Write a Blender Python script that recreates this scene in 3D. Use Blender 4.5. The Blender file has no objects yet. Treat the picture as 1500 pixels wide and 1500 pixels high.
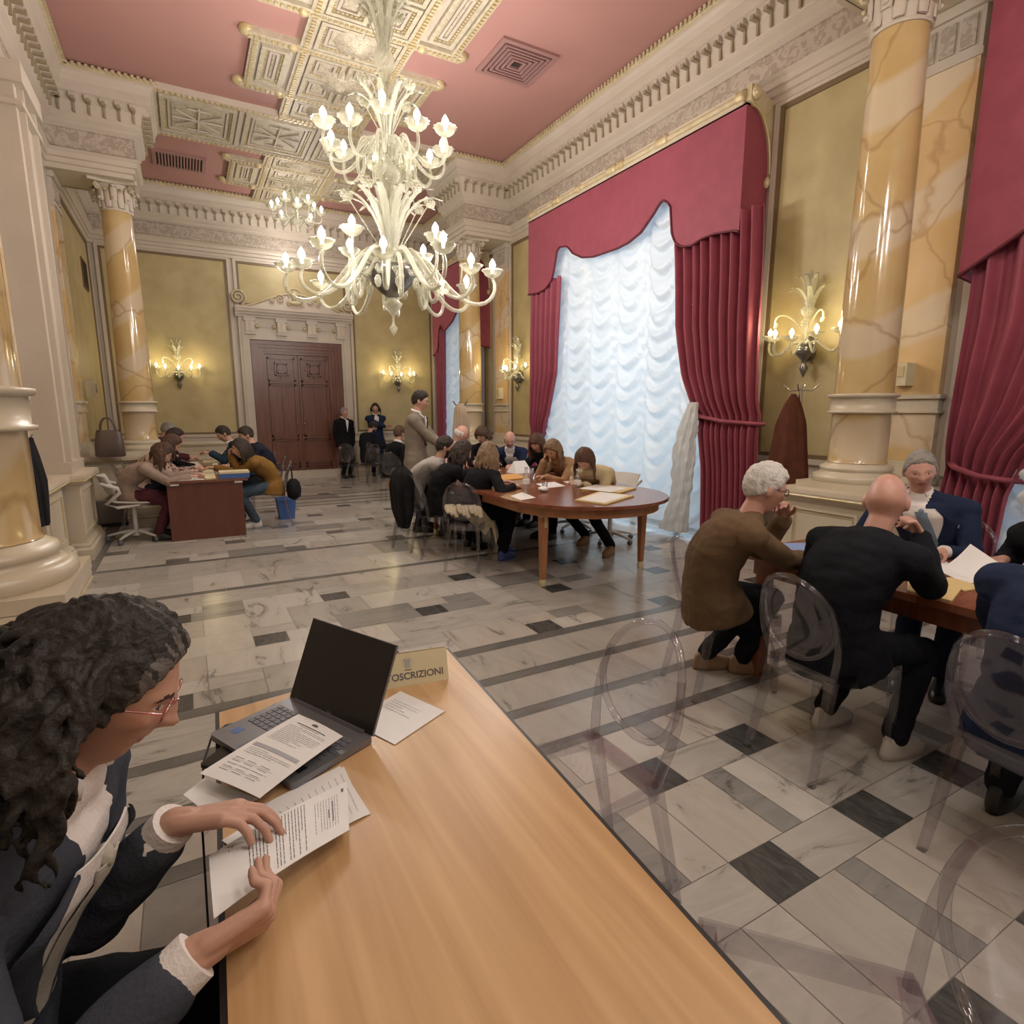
import bpy, bmesh, math, random
from mathutils import Vector, Matrix, noise
PI = math.pi
COL = bpy.context.scene.collection
def R(d): return math.radians(d)
def V(*a): return Vector(a)
# ---------------------------------------------------------------- mesh builder
class MB:
    def __init__(s): s.v = []; s.f = []; s.m = []; s.sm = []
    def add(s, vs, fs, m=0, smooth=False):
        o = len(s.v); s.v += [tuple(v) for v in vs]
        for f in fs: s.f.append(tuple(i + o for i in f)); s.m.append(m); s.sm.append(smooth)
    def box(s, x0, x1, y0, y1, z0, z1, m=0, M=None):
        vs = [Vector((x, y, z)) for z in (z0, z1) for y in (y0, y1) for x in (x0, x1)]
        if M is not None: vs = [M @ v for v in vs]
        s.add(vs, [(0, 2, 3, 1), (4, 5, 7, 6), (0, 1, 5, 4), (2, 6, 7, 3), (0, 4, 6, 2), (1, 3, 7, 5)], m); return s
    def rbox(s, x0, x1, y0, y1, z0, z1, r=.01, m=0, M=None, n=3):
        # box with rounded vertical corners (plan view) and small top chamfer
        pts = []
        for cx, cy, a0 in ((x1 - r, y1 - r, 0), (x0 + r, y1 - r, 90), (x0 + r, y0 + r, 180), (x1 - r, y0 + r, 270)):
            for k in range(n + 1):
                a = R(a0 + 90 * k / n); pts.append((cx + r * math.cos(a), cy + r * math.sin(a)))
        s.prism(pts, z0, z1, m, M); return s
    def prism(s, pts, z0, z1, m=0, M=None, smooth=False):
        n = len(pts); vs = [Vector((p[0], p[1], z0)) for p in pts] + [Vector((p[0], p[1], z1)) for p in pts]
        if M is not None: vs = [M @ v for v in vs]
        s.add(vs, [tuple(range(n))[::-1], tuple(range(n, 2 * n))], m)
        s.add(vs, [(i, (i + 1) % n, (i + 1) % n + n, i + n) for i in range(n)], m, smooth); return s
    def quad(s, a, b, c, d, m=0): s.add([a, b, c, d], [(0, 1, 2, 3)], m); return s
    def lathe(s, prof, c=(0, 0, 0), seg=24, m=0, M=None, fl=None, a0=0, a1=360, smooth=True):
        full = (a1 - a0) >= 360; ns = seg if full else seg + 1; vs = []
        for r, z in prof:
            for k in range(ns):
                a = R(a0 + (a1 - a0) * k / seg); rr = r * (fl(a, z) if fl else 1)
                v = Vector((c[0] + rr * math.cos(a), c[1] + rr * math.sin(a), c[2] + z)); vs.append(M @ v if M is not None else v)
        fs = []
        for i in range(len(prof) - 1):
            for k in range(ns if full else seg):
                k2 = (k + 1) % ns; fs.append((i * ns + k, i * ns + k2, (i + 1) * ns + k2, (i + 1) * ns + k))
        s.add(vs, fs, m, smooth)
        if full:
            if prof[0][0] > 1e-4: s.add(vs[:ns], [tuple(range(ns))[::-1]], m)
            if prof[-1][0] > 1e-4: s.add(vs[-ns:], [tuple(range(ns))], m)
        return s
    def tube(s, pts, r, seg=8, m=0, caps=True, flat=1.0, up=None):
        pts = [Vector(p) for p in pts]; n = len(pts)
        rs = r if isinstance(r, (list, tuple)) else [r] * n
        vs = []; u = None
        for i in range(n):
            t = (pts[min(i + 1, n - 1)] - pts[max(i - 1, 0)]).normalized()
            if u is None:
                u = Vector(up) if up else (Vector((0, 0, 1)) if abs(t.z) < .9 else Vector((1, 0, 0)))
            elif up: u = Vector(up)
            u = (u - t * u.dot(t))
            if u.length < 1e-6: u = t.orthogonal()
            u.normalize(); w = t.cross(u)
            for k in range(seg):
                a = 2 * PI * k / seg; vs.append(pts[i] + (w * math.cos(a) + u * (math.sin(a) * flat)) * rs[i])
        fs = [(i * seg + k, i * seg + (k + 1) % seg, (i + 1) * seg + (k + 1) % seg, (i + 1) * seg + k) for i in range(n - 1) for k in range(seg)]
        s.add(vs, fs, m, True)
        if caps: s.add(vs[:seg], [tuple(range(seg))[::-1]], m); s.add(vs[-seg:], [tuple(range(seg))], m)
        return s
    def capsule(s, a, b, ra, rb, seg=12, m=0):
        a = Vector(a); b = Vector(b); d = (b - a); L = d.length
        if L < 1e-6: d = Vector((0, 0, 1)); L = 1e-6
        d = d / L; P_ = []; Rr = []
        for k in range(5):
            t = R(-90 + 90 * k / 4 * .999 + .5) if k == 0 else R(-90 + 90 * k / 4)
            P_.append(a + d * (ra * math.sin(t))); Rr.append(max(ra * math.cos(t), .0008))
        for k in range(1 if L > 1e-5 else 1, 5):
            t = R(90 * k / 4); P_.append(b + d * (rb * math.sin(t))); Rr.append(max(rb * math.cos(t), .0008))
        P_.insert(5, b); Rr.insert(5, rb)
        return s.tube(P_, Rr, seg, m)
    def ell(s, c, rx, ry, rz, m=0, M=None, nu=16, nv=10):
        vs = []
        for i in range(nv + 1):
            t = PI * i / nv
            for k in range(nu):
                a = 2 * PI * k / nu
                v = Vector((rx * math.sin(max(t, .01) if i < nv else PI - .01) * math.cos(a), ry * math.sin(max(t, .01) if i < nv else PI - .01) * math.sin(a), rz * math.cos(t)))
                if M is not None: v = M @ v
                vs.append(Vector(c) + v)
        fs = [(i * nu + k, (i + 1) * nu + k, (i + 1) * nu + (k + 1) % nu, i * nu + (k + 1) % nu) for i in range(nv) for k in range(nu)]
        s.add(vs, fs, m, True); s.add(vs[:nu], [tuple(range(nu))], m); s.add(vs[-nu:], [tuple(range(nu))[::-1]], m)
        return s
    def grid(s, fn, nu, nv, m=0, smooth=True):
        vs = [fn(i / nu, j / nv) for j in range(nv + 1) for i in range(nu + 1)]
        s.add(vs, [(j * (nu + 1) + i, j * (nu + 1) + i + 1, (j + 1) * (nu + 1) + i + 1, (j + 1) * (nu + 1) + i) for j in range(nv) for i in range(nu)], m, smooth); return s
    def slab(s, fn, nu, nv, th, m=0):
        # two-sided thick sheet: fn(u,v)->point ; th vector or thickness along z
        t = th if isinstance(th, Vector) else Vector((0, 0, th))
        a = [Vector(fn(i / nu, j / nv)) for j in range(nv + 1) for i in range(nu + 1)]; n = len(a); vs = a + [p + t for p in a]; W = nu + 1
        fs = []
        for j in range(nv):
            for i in range(nu):
                q = (j * W + i, j * W + i + 1, (j + 1) * W + i + 1, (j + 1) * W + i); fs.append(q[::-1]); fs.append(tuple(x + n for x in q))
        s.add(vs, fs, m, True); fs = []
        for i in range(nu):
            fs.append((i, i + 1, i + 1 + n, i + n)); b = nv * W; fs.append((b + i + 1, b + i, b + i + n, b + i + 1 + n))
        for j in range(nv):
            fs.append(((j + 1) * W, j * W, j * W + n, (j + 1) * W + n)); fs.append((j * W + nu, (j + 1) * W + nu, (j + 1) * W + nu + n, j * W + nu + n))
        s.add(vs, fs, m); return s
    def mesh(s, name, mats):
        me = bpy.data.meshes.new(name); me.from_pydata(s.v, [], s.f)
        for mt in (mats if isinstance(mats, (list, tuple)) else [mats]): me.materials.append(mt)
        me.polygons.foreach_set('material_index', s.m); me.polygons.foreach_set('use_smooth', s.sm)
        me.validate(); me.update()
        return me
    def obj(s, name, mats, parent=None, loc=None, rotz=None):
        o = bpy.data.objects.new(name, s.mesh(name, mats)); COL.objects.link(o)
        if parent: o.parent = parent
        if loc is not None: o.location = loc
        if rotz is not None: o.rotation_euler.z = rotz
        return o
def tag(o, label, cat, group=None, kind=None):
    if label: o['label'] = label
    if cat: o['category'] = cat
    if group: o['group'] = group
    if kind: o['kind'] = kind
    return o
def thing(name, label, cat, loc=(0, 0, 0), rotz=0, group=None):
    o = bpy.data.objects.new(name, None); COL.objects.link(o); o.location = loc; o.rotation_euler = (0, 0, rotz); o.empty_display_size = .1
    return tag(o, label, cat, group)
def struct(name, mb, mats, parent=None):
    o = mb.obj(name, mats, parent)
    if not parent: o['kind'] = 'structure'
    return o
KIDS = {}
def dup(root, loc, rotz=0, label=None, group=None):
    r = root.copy(); COL.objects.link(r); r.location = loc; r.rotation_euler = (0, 0, rotz)
    if label: r['label'] = label
    if group: r['group'] = group
    for ch in list(root.children):
        c = ch.copy(); COL.objects.link(c); c.parent = r
        for g in list(ch.children):
            d = g.copy(); COL.objects.link(d); d.parent = c
    return r
# ---------------------------------------------------------------- materials
def mat(name, col, rough=.5, metal=0, spec=None, emit=None, es=0):
    m = bpy.data.materials.new(name); m.use_nodes = True; b = m.node_tree.nodes['Principled BSDF']
    b.inputs['Base Color'].default_value = (*col, 1); b.inputs['Roughness'].default_value = rough; b.inputs['Metallic'].default_value = metal
    if spec is not None: b.inputs['Specular IOR Level'].default_value = spec
    if emit: b.inputs['Emission Color'].default_value = (*emit, 1); b.inputs['Emission Strength'].default_value = es
    return m
def N(m, t, **k):
    n = m.node_tree.nodes.new(t)
    for a, b in k.items():
        if a in n.inputs.keys(): n.inputs[a].default_value = b
        else: setattr(n, a, b)
    return n
def L(m, a, b): m.node_tree.links.new(a, b)
def coords(m, scale=(1, 1, 1), rot=(0, 0, 0), loc=(0, 0, 0), src='Object'):
    t = N(m, 'ShaderNodeTexCoord'); mp = N(m, 'ShaderNodeMapping'); mp.inputs['Scale'].default_value = scale; mp.inputs['Rotation'].default_value = rot; mp.inputs['Location'].default_value = loc
    L(m, t.outputs[src], mp.inputs[0]); return mp.outputs[0]
def ramp(m, fac, stops):
    r = N(m, 'ShaderNodeValToRGB'); cr = r.color_ramp
    while len(cr.elements) < len(stops): cr.elements.new(.5)
    for e, (p, c) in zip(cr.elements, stops): e.position = p; e.color = (*c, 1)
    L(m, fac, r.inputs[0]); return r.outputs[0]
def bsdf(m): return m.node_tree.nodes['Principled BSDF']
def noisy(name, c1, c2, scale=3, rough=.5, sc=(1, 1, 1), detail=4, bump=0, bscale=None, lo=.35, hi=.65, metal=0, dist=0, rot=(0, 0, 0)):
    m = mat(name, c1, rough, metal); co = coords(m, sc, rot)
    n = N(m, 'ShaderNodeTexNoise'); n.inputs['Scale'].default_value = scale; n.inputs['Detail'].default_value = detail; n.inputs['Distortion'].default_value = dist
    L(m, co, n.inputs['Vector']); L(m, ramp(m, n.outputs['Fac'], [(lo, c1), (hi, c2)]), bsdf(m).inputs['Base Color'])
    if bump:
        b = N(m, 'ShaderNodeBump'); b.inputs['Strength'].default_value = bump; b.inputs['Distance'].default_value = .01
        n2 = N(m, 'ShaderNodeTexNoise'); n2.inputs['Scale'].default_value = bscale or scale * 6; n2.inputs['Detail'].default_value = 3
        L(m, co, n2.inputs['Vector']); L(m, n2.outputs['Fac'], b.inputs['Height']); L(m, b.outputs[0], bsdf(m).inputs['Normal'])
    return m
def clearish(name, tint=(.8, .78, .82), gl=.35, base=.04, rough=.06, edge=.35):
    # thin clear plastic: see-through face on, more reflective and denser at grazing angles
    m = bpy.data.materials.new(name); m.use_nodes = True; nt = m.node_tree; nt.nodes.remove(bsdf(m)); out = nt.nodes['Material Output']
    tr = N(m, 'ShaderNodeBsdfTransparent'); tr.inputs[0].default_value = (*tint, 1)
    tr2 = N(m, 'ShaderNodeBsdfTransparent'); tr2.inputs[0].default_value = (*[c * edge for c in tint], 1)
    lw = N(m, 'ShaderNodeLayerWeight'); lw.inputs[0].default_value = .35
    pw = N(m, 'ShaderNodeMath', operation='POWER'); pw.inputs[1].default_value = 2.5; L(m, lw.outputs['Facing'], pw.inputs[0])
    mx = N(m, 'ShaderNodeMixShader'); L(m, pw.outputs[0], mx.inputs[0]); L(m, tr.outputs[0], mx.inputs[1]); L(m, tr2.outputs[0], mx.inputs[2])
    gz = N(m, 'ShaderNodeBsdfGlossy'); gz.inputs['Roughness'].default_value = rough; gz.inputs[0].default_value = (.95, .93, .97, 1)
    ml = N(m, 'ShaderNodeMath', operation='MULTIPLY_ADD'); ml.inputs[1].default_value = gl; ml.inputs[2].default_value = base; L(m, pw.outputs[0], ml.inputs[0])
    m2 = N(m, 'ShaderNodeMixShader'); L(m, ml.outputs[0], m2.inputs[0]); L(m, mx.outputs[0], m2.inputs[1]); L(m, gz.outputs[0], m2.inputs[2])
    L(m, m2.outputs[0], out.inputs[0]); return m
def marble_col(name, base, alt, white, vein, sc=1.0, rot=(0, R(35), 0)):
    m = mat(name, base, .12); bsdf(m).inputs['Coat Weight'].default_value = .3; bsdf(m).inputs['Coat Roughness'].default_value = .08
    co = coords(m, (sc, sc, sc), rot)
    n0 = N(m, 'ShaderNodeTexNoise'); n0.inputs['Scale'].default_value = 2.2; n0.inputs['Detail'].default_value = 3; L(m, co, n0.inputs['Vector'])
    c0 = ramp(m, n0.outputs['Fac'], [(.35, base), (.65, alt)])
    n1 = N(m, 'ShaderNodeTexWave', bands_direction='Z'); n1.inputs['Scale'].default_value = .42; n1.inputs['Distortion'].default_value = 7; n1.inputs['Detail'].default_value = 1.2; n1.inputs['Detail Scale'].default_value = .8; L(m, co, n1.inputs['Vector'])
    w = ramp(m, n1.outputs['Fac'], [(.62, (0, 0, 0)), (.80, (1, 1, 1))])
    mx = N(m, 'ShaderNodeMix', data_type='RGBA'); L(m, w, mx.inputs[0]); L(m, c0, mx.inputs[6]); mx.inputs[7].default_value = (*white, 1)
    n2 = N(m, 'ShaderNodeTexVoronoi', feature='DISTANCE_TO_EDGE'); n2.inputs['Scale'].default_value = 1.7
    nd = N(m, 'ShaderNodeTexNoise'); nd.inputs['Scale'].default_value = 2.5; nd.inputs['Detail'].default_value = 3; L(m, co, nd.inputs['Vector'])
    md = N(m, 'ShaderNodeMix', data_type='RGBA'); md.inputs[0].default_value = .22; L(m, co, md.inputs[6]); L(m, nd.outputs['Color'], md.inputs[7]); L(m, md.outputs[2], n2.inputs['Vector'])
    vv = ramp(m, n2.outputs['Distance'], [(.0, (1, 1, 1)), (.022, (0, 0, 0))])
    vs = N(m, 'ShaderNodeMath', operation='MULTIPLY'); vs.inputs[1].default_value = .55; L(m, vv, vs.inputs[0])
    m3 = N(m, 'ShaderNodeMix', data_type='RGBA'); L(m, vs.outputs[0], m3.inputs[0]); L(m, mx.outputs[2], m3.inputs[6]); m3.inputs[7].default_value = (*vein, 1)
    L(m, m3.outputs[2], bsdf(m).inputs['Base Color']); return m
def marble_tile(name, a, b, vein, stretch=(1, 5, 1), rough=.22, sc=1.6):
    m = mat(name, a, rough); co = coords(m, stretch)
    n = N(m, 'ShaderNodeTexNoise'); n.inputs['Scale'].default_value = sc; n.inputs['Detail'].default_value = 5; n.inputs['Roughness'].default_value = .68; n.inputs['Distortion'].default_value = 1.4; L(m, co, n.inputs['Vector'])
    L(m, ramp(m, n.outputs['Fac'], [(.33, tuple(c * .72 for c in vein)), (.40, b), (.60, a)]), bsdf(m).inputs['Base Color']); return m
MT = {}
def mk():
    W = (.56, .495, .42)
    MT['white'] = noisy('painted_plaster', W, (.52, .455, .38), 2, .42, bump=.15, bscale=30)
    MT['dado'] = noisy('dado_paint', (.60, .53, .42), (.52, .45, .34), 1.5, .35, bump=.1, bscale=10)
    MT['frieze'] = noisy('frieze_relief', (.36, .30, .245), (.47, .41, .34), 9, .5, bump=.9, bscale=14, lo=.46, hi=.54, dist=2)
    MT['relief'] = noisy('relief_plaster', (.58, .52, .40), (.38, .33, .25), 22, .5, bump=1.0, bscale=26, lo=.45, hi=.62, dist=1.5)
    MT['coffer'] = noisy('coffer_plaster', (.56, .51, .40), (.46, .405, .30), 14, .45, bump=.5, bscale=30)
    MT['gold'] = noisy('gilding', (.54, .43, .22), (.62, .53, .34), 8, .38, metal=.2, bump=.3, bscale=40)
    MT['goldsoft'] = noisy('gilded_cream', (.50, .41, .24), (.58, .50, .34), 10, .4, bump=.3, bscale=40)
    MT['brown'] = mat('brown_moulding', (.17, .115, .06), .4)
    MT['yellow'] = noisy('yellow_damask', (.42, .34, .165), (.50, .415, .215), 2.6, .5, detail=5, bump=.1, bscale=60)
    MT['pink'] = noisy('pink_ceiling', (.44, .235, .215), (.47, .25, .225), .6, .6)
    MT['marble'] = marble_col('siena_marble', (.50, .345, .15), (.56, .42, .21), (.58, .47, .32), (.30, .17, .07))
    MT['marble2'] = marble_col('pale_siena_marble', (.62, .42, .19), (.66, .48, .26), (.66, .54, .38), (.42, .24, .10), .9, (R(20), R(20), 0))
    MT['basewhite'] = noisy('cream_stone', (.60, .54, .42), (.54, .47, .35), 3, .3)
    MT['wood'] = None
    for k, (a, b, c) in {'t0': ((.42, .40, .365), (.36, .34, .31), (.25, .235, .215)), 't1': ((.38, .355, .32), (.33, .31, .28), (.21, .20, .185)),
                         't2': ((.50, .475, .435), (.45, .425, .385), (.32, .30, .275)), 't3': ((.26, .25, .235), (.22, .21, .20), (.16, .155, .145)),
                         't4': ((.44, .405, .36), (.40, .365, .325), (.30, .27, .24))}.items(): MT[k] = marble_tile('marble_slab_' + k, a, b, c, (1, 4, 1) if k in ('t0', 't3') else (3, 1, 1))
    MT['dark'] = marble_tile('dark_marble', (.05, .05, .05), (.085, .085, .08), (.14, .14, .13), (6, 2, 1), .2, 3)
    MT['band'] = marble_tile('grey_band_marble', (.12, .118, .11), (.15, .147, .138), (.21, .205, .19), (1, 4, 1), .22, 2)
    MT['grout'] = mat('grout', (.20, .185, .165), .7)
    def wood(n, a, b, sc, st, rough, rot=(0, 0, 0)):
        m = mat(n, a, rough); co = coords(m, st, rot); w = N(m, 'ShaderNodeTexNoise'); w.inputs['Scale'].default_value = sc; w.inputs['Detail'].default_value = 5; w.inputs['Distortion'].default_value = .4
        L(m, co, w.inputs['Vector']); L(m, ramp(m, w.outputs['Fac'], [(.3, a), (.7, b)]), bsdf(m).inputs['Base Color']); return m
    MT['doorwood'] = wood('walnut', (.12, .044, .028), (.19, .078, .05), 3, (6, 6, .6), .3)
    MT['beech'] = wood('beech_veneer', (.42, .245, .11), (.585, .375, .19), 2.4, (9, .5, 1), .33)
    MT['mahog'] = wood('mahogany', (.15, .045, .022), (.24, .082, .042), 2.5, (1, 7, 1), .22)
    MT['cherry'] = wood('cherry_legs', (.30, .12, .05), (.40, .18, .08), 3, (4, 4, 1), .3)
    MT['deskred'] = wood('red_brown_laminate', (.105, .035, .025), (.135, .048, .034), 2, (6, 6, .8), .35)
    MT['desktop'] = wood('red_brown_top', (.14, .06, .04), (.19, .085, .055), 2, (6, 1, 1), .22)
    MT['black'] = mat('black_plastic', (.012, .012, .013), .4)
    MT['ghost'] = clearish('clear_polycarbonate', (.965, .96, .97), .5, .045, .03, .72)
    MT['ghostedge'] = clearish('clear_polycarbonate_thick', (.885, .88, .897), .65, .06, .05, .55)
    MT['ghostdark'] = clearish('smoked_polycarbonate', (.80, .79, .82), .30, .06, .05, .6)
    MT['crimson'] = noisy('crimson_velvet', (.25, .045, .072), (.29, .055, .085), 6, .65, bump=.2, bscale=200); bsdf(MT['crimson']).inputs['Sheen Weight'].default_value = .5; bsdf(MT['crimson']).inputs['Sheen Tint'].default_value = (.8, .3, .4, 1)
    m = MT['sheer'] = bpy.data.materials.new('white_sheer_silk'); m.use_nodes = True; nt = m.node_tree; nt.nodes.remove(bsdf(m))
    d = N(m, 'ShaderNodeBsdfDiffuse'); d.inputs[0].default_value = (.86, .86, .84, 1); t = N(m, 'ShaderNodeBsdfTranslucent'); t.inputs[0].default_value = (.84, .88, .90, 1)
    mx = N(m, 'ShaderNodeMixShader'); mx.inputs[0].default_value = .45; L(m, d.outputs[0], mx.inputs[1]); L(m, t.outputs[0], mx.inputs[2])
    g = N(m, 'ShaderNodeBsdfGlossy'); g.inputs['Roughness'].default_value = .45; mx2 = N(m, 'ShaderNodeMixShader'); mx2.inputs[0].default_value = .08; L(m, mx.outputs[0], mx2.inputs[1]); L(m, g.outputs[0], mx2.inputs[2]); L(m, mx2.outputs[0], nt.nodes['Material Output'].inputs[0])
    m = MT['murano'] = bpy.data.materials.new('milky_blown_glass'); m.use_nodes = True; nt = m.node_tree; b = bsdf(m)
    b.inputs['Base Color'].default_value = (.66, .65, .54, 1); b.inputs['Roughness'].default_value = .12; b.inputs['Coat Weight'].default_value = .4; b.inputs['Subsurface Weight'].default_value = .0
    tr = N(m, 'ShaderNodeBsdfTransparent'); tr.inputs[0].default_value = (.93, .93, .88, 1); lw = N(m, 'ShaderNodeLayerWeight'); lw.inputs[0].default_value = .5
    r = N(m, 'ShaderNodeMapRange'); r.inputs['To Min'].default_value = .30; r.inputs['To Max'].default_value = .85; L(m, lw.outputs['Facing'], r.inputs['Value'])
    mx = N(m, 'ShaderNodeMixShader'); L(m, r.outputs[0], mx.inputs[0]); L(m, tr.outputs[0], mx.inputs[1]); L(m, b.outputs[0], mx.inputs[2]); L(m, mx.outputs[0], nt.nodes['Material Output'].inputs[0])
    MT['glassdark'] = mat('smoky_metal_bowl', (.22, .21, .19), .2, .7)
    MT['bulb'] = mat('lit_bulb', (1, 1, 1), .3, emit=(1, .93, .80), es=9)
    MT['bulbw'] = mat('lit_wall_bulb', (1, 1, 1), .3, emit=(1, .86, .58), es=9)
    MT['paper'] = noisy('paper', (.70, .69, .68), (.74, .73, .72), 3, .6)
    MT['papery'] = mat('manila_card', (.60, .46, .21), .6)
    MT['papero'] = mat('orange_folder', (.62, .32, .09), .6)
    MT['ivory'] = mat('ivory_card', (.62, .55, .36), .6)
    MT['ink'] = mat('print_ink', (.10, .10, .12), .6)
    MT['inkl'] = mat('faint_print', (.36, .36, .38), .6)
    MT['blue'] = mat('blue_file', (.05, .12, .34), .4)
    MT['bluelid'] = mat('pale_blue_folder', (.16, .27, .55), .4)
    MT['alu'] = mat('grey_aluminium', (.20, .205, .225), .35, .6)
    MT['key'] = mat('grey_key', (.115, .12, .14), .45)
    MT['screen'] = mat('screen_off', (.008, .007, .006), .25)
    MT['wplastic'] = mat('white_plastic', (.55, .53, .50), .4)
    MT['chrome'] = mat('chrome', (.6, .6, .6), .15, 1)
    MT['water'] = clearish('clear_bottle', (.88, .90, .92), .5, .12, .05, .5)
    MT['window'] = clearish('window_glass', (.93, .96, .97), .4, .03, .02, .8)
    MT['grey'] = mat('grey_vinyl', (.13, .12, .105), .45)
    MT['bagleather'] = noisy('taupe_leather', (.13, .095, .08), (.10, .07, .06), 4, .45)
    MT['ventpink'] = mat('vent_paint', (.34, .19, .18), .5)
    MT['ventdark'] = mat('vent_dark', (.035, .02, .02), .7)
mk()
# ================================================================= ROOM
XL, XR, YF, YN, ZC = -1.42, 5.82, 14.4, -0.95, 6.0
CX = 2.2
COLY = (2.9, 10.75)          # column lines
CLX, CRX = -0.64, 5.05; CNX = -.775
rnd = random.Random(7)
# ---- floor: individual slabs inside one structural mesh
def floor():
    b = MB(); mats = [MT[k] for k in ('grout', 't0', 't1', 't2', 't3', 't4', 'dark', 'band')]
    b.box(XL - .6, XR + .9, YN - .3, YF + .3, -.12, -.003, 0)
    g = .0014
    def tile(x0, x1, y0, y1, m): b.add([(x0 + g, y0 + g, 0), (x1 - g, y0 + g, 0), (x1 - g, y1 - g, 0), (x0 + g, y1 - g, 0)], [(0, 1, 2, 3)], m)
    def slabs(x0, x1, y0, y1, dark=None, w=.62, h=.4, ph=0):
        # running slabs; dark accents are small tiles set at slab joints
        y = y0; r = 0
        while y < y1 - .02:
            ye = min(y + h, y1)
            if y1 - ye < .1: ye = y1
            x = x0 - (w * .5 if (r + ph) % 2 else 0); 
            while x < x1 - .01:
                xe = x + w; a = max(x, x0); c = min(xe, x1)
                if c - a > .02:
                    m = rnd.choices([1, 2, 3, 4, 5], [4, 3, 4, 1.2, 3])[0]
                    if dark and (c - a) > .55 and (ye - y) > .3 and dark(r, int(round((x - x0) / w * 2))):
                        q = .2; tile(a, a + q + .02, y, y + q, 6 if y < 5.6 else 7); tile(a + q + .02, c, y, y + q, m); tile(a, a + .3, y + q, ye, rnd.choice([1, 3, 5])); tile(a + .3, c, y + q, ye, rnd.choice([1, 2, 4]))  # far dark accents drawn grey: floor reflection and haze put into the colour
                    else: tile(a, c, y, ye, m)
                x = xe
            y = ye; r += 1
    def band(x0, x1, y0, y1, m=7):
        if x1 - x0 > y1 - y0:
            x = x0
            while x < x1 - .01: xe = min(x + 1.1, x1); tile(x, xe, y0, y1, m); x = xe
        else:
            y = y0
            while y < y1 - .01: ye = min(y + 1.1, y1); tile(x0, x1, y, ye, m); y = ye
    X0, X1 = -.92, 5.35
    # side borders
    slabs(XL - .5, X0 - .16, YN, YF, None, .35, .8); band(X0 - .16, X0, 3.32, 10.0)
    slabs(X1 + .16, XR + .5, YN, YF, None, .35, .8); band(X1, X1 + .16, 3.32, 10.0)
    for ya, yb in ((YN, 2.05), (2.05, 3.32), (10.0, 11.3), (11.3, YF)): slabs(X0 - .16, X0, ya, yb, None, .16, .6); slabs(X1, X1 + .16, ya, yb, None, .16, .6)
    dk = lambda r, i: (r % 2 == 0 and i % 4 == (0 if r % 4 else 2))
    for j in range(-4, 2):
        for i in range(-5, 8):
            xa, ya = 1.545 + .6 * i, .99 + .6 * j
            for (u0, u1, w0, w1, m) in ((0, .22, 0, .2, 6), (.22, .6, 0, .2, rnd.choice([1, 3, 5])), (0, .3, .2, .6, rnd.choice([1, 2, 4, 5])), (.3, .42, .2, .6, rnd.choice([4, 1, 2])), (.42, .6, .2, .6, rnd.choice([1, 3, 5]))):
                a, c, d, e = max(xa + u0, X0), min(xa + u1, X1), max(ya + w0, YN), min(ya + w1, 2.05)
                if c - a > .01 and e - d > .01: tile(a, c, d, e, m)
    for base in (2.05, 10.0):
        y = base
        for k, (t, h) in enumerate(((1, .08), (0, .27), (1, .08), (0, .31), (1, .09), (0, .35), (1, .10))):
            (band if t else (lambda a, c, d, e: slabs(a, c, d, e, None, 1.1, .5)))(X0, X1, y, y + h); y += h
    slabs(X0, X1, 3.33, 5.53, dk, .60, .37); band(X0, X1, 5.53, 5.62)
    slabs(X0, X1, 5.62, 6.76, None, .42, .57); band(X0, X1, 6.76, 6.85)
    slabs(X0, X1, 6.85, 10.0, dk, .60, .35)
    slabs(X0, X1, 11.28, YF, dk, .60, .37)
    struct('floor', b, mats)
floor()
# ---- sweeps along a plan polyline
def sweep(b, path, prof, m=0, closed=False, side=1):
    """path: plan points; prof: (projection, z) list; projection grows to the left of travel * side"""
    n = len(path); P_ = [Vector((p[0], p[1])) for p in path]; vs = []
    for i in range(n):
        if closed: a = P_[(i - 1) % n]; c = P_[(i + 1) % n]
        else: a = P_[i - 1] if i > 0 else None; c = P_[i + 1] if i < n - 1 else None
        d1 = (P_[i] - a).normalized() if a is not None else None; d2 = (c - P_[i]).normalized() if c is not None else None
        if d1 is None: d1 = d2
        if d2 is None: d2 = d1
        n1 = Vector((-d1.y, d1.x)); n2 = Vector((-d2.y, d2.x)); mt = (n1 + n2); 
        if mt.length < 1e-6: mt = n1
        mt.normalize(); k = 1 / max(mt.dot(n1), .3)
        for pr, z in prof: q = P_[i] + mt * (pr * k * side); vs.append((q.x, q.y, z))
    np_ = len(prof); fs = []
    for i in range(n if closed else n - 1):
        j = (i + 1) % n
        for k in range(np_ - 1): fs.append((i * np_ + k, j * np_ + k, j * np_ + k + 1, i * np_ + k + 1))
    b.add(vs, fs, m)
hw = .36
def loop():
    p = [(XR, YN)]
    for y in COLY: p += [(XR, y - hw), (CRX - .19, y - hw), (CRX - .19, y + hw), (XR, y + hw)]
    p += [(XR, YF), (XL, YF)]
    for y in reversed(COLY): p += [(XL, y + hw), (CLX + .22, y + hw), (CLX + .22, y - hw), (XL, y - hw)]
    p += [(XL, YN)]
    return p
LP = loop()   # counter-clockwise: interior on the left
b = MB()
sweep(b, LP, [(0, 4.80), (.05, 4.80), (.05, 4.86), (.08, 4.87), (.08, 4.93), (.11, 4.94), (.11, 5.0), (.15, 5.04), (.10, 5.06)], 0, True)
sweep(b, LP, [(.10, 5.06), (.08, 5.07), (.08, 5.30), (.10, 5.31)], 1, True)
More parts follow.
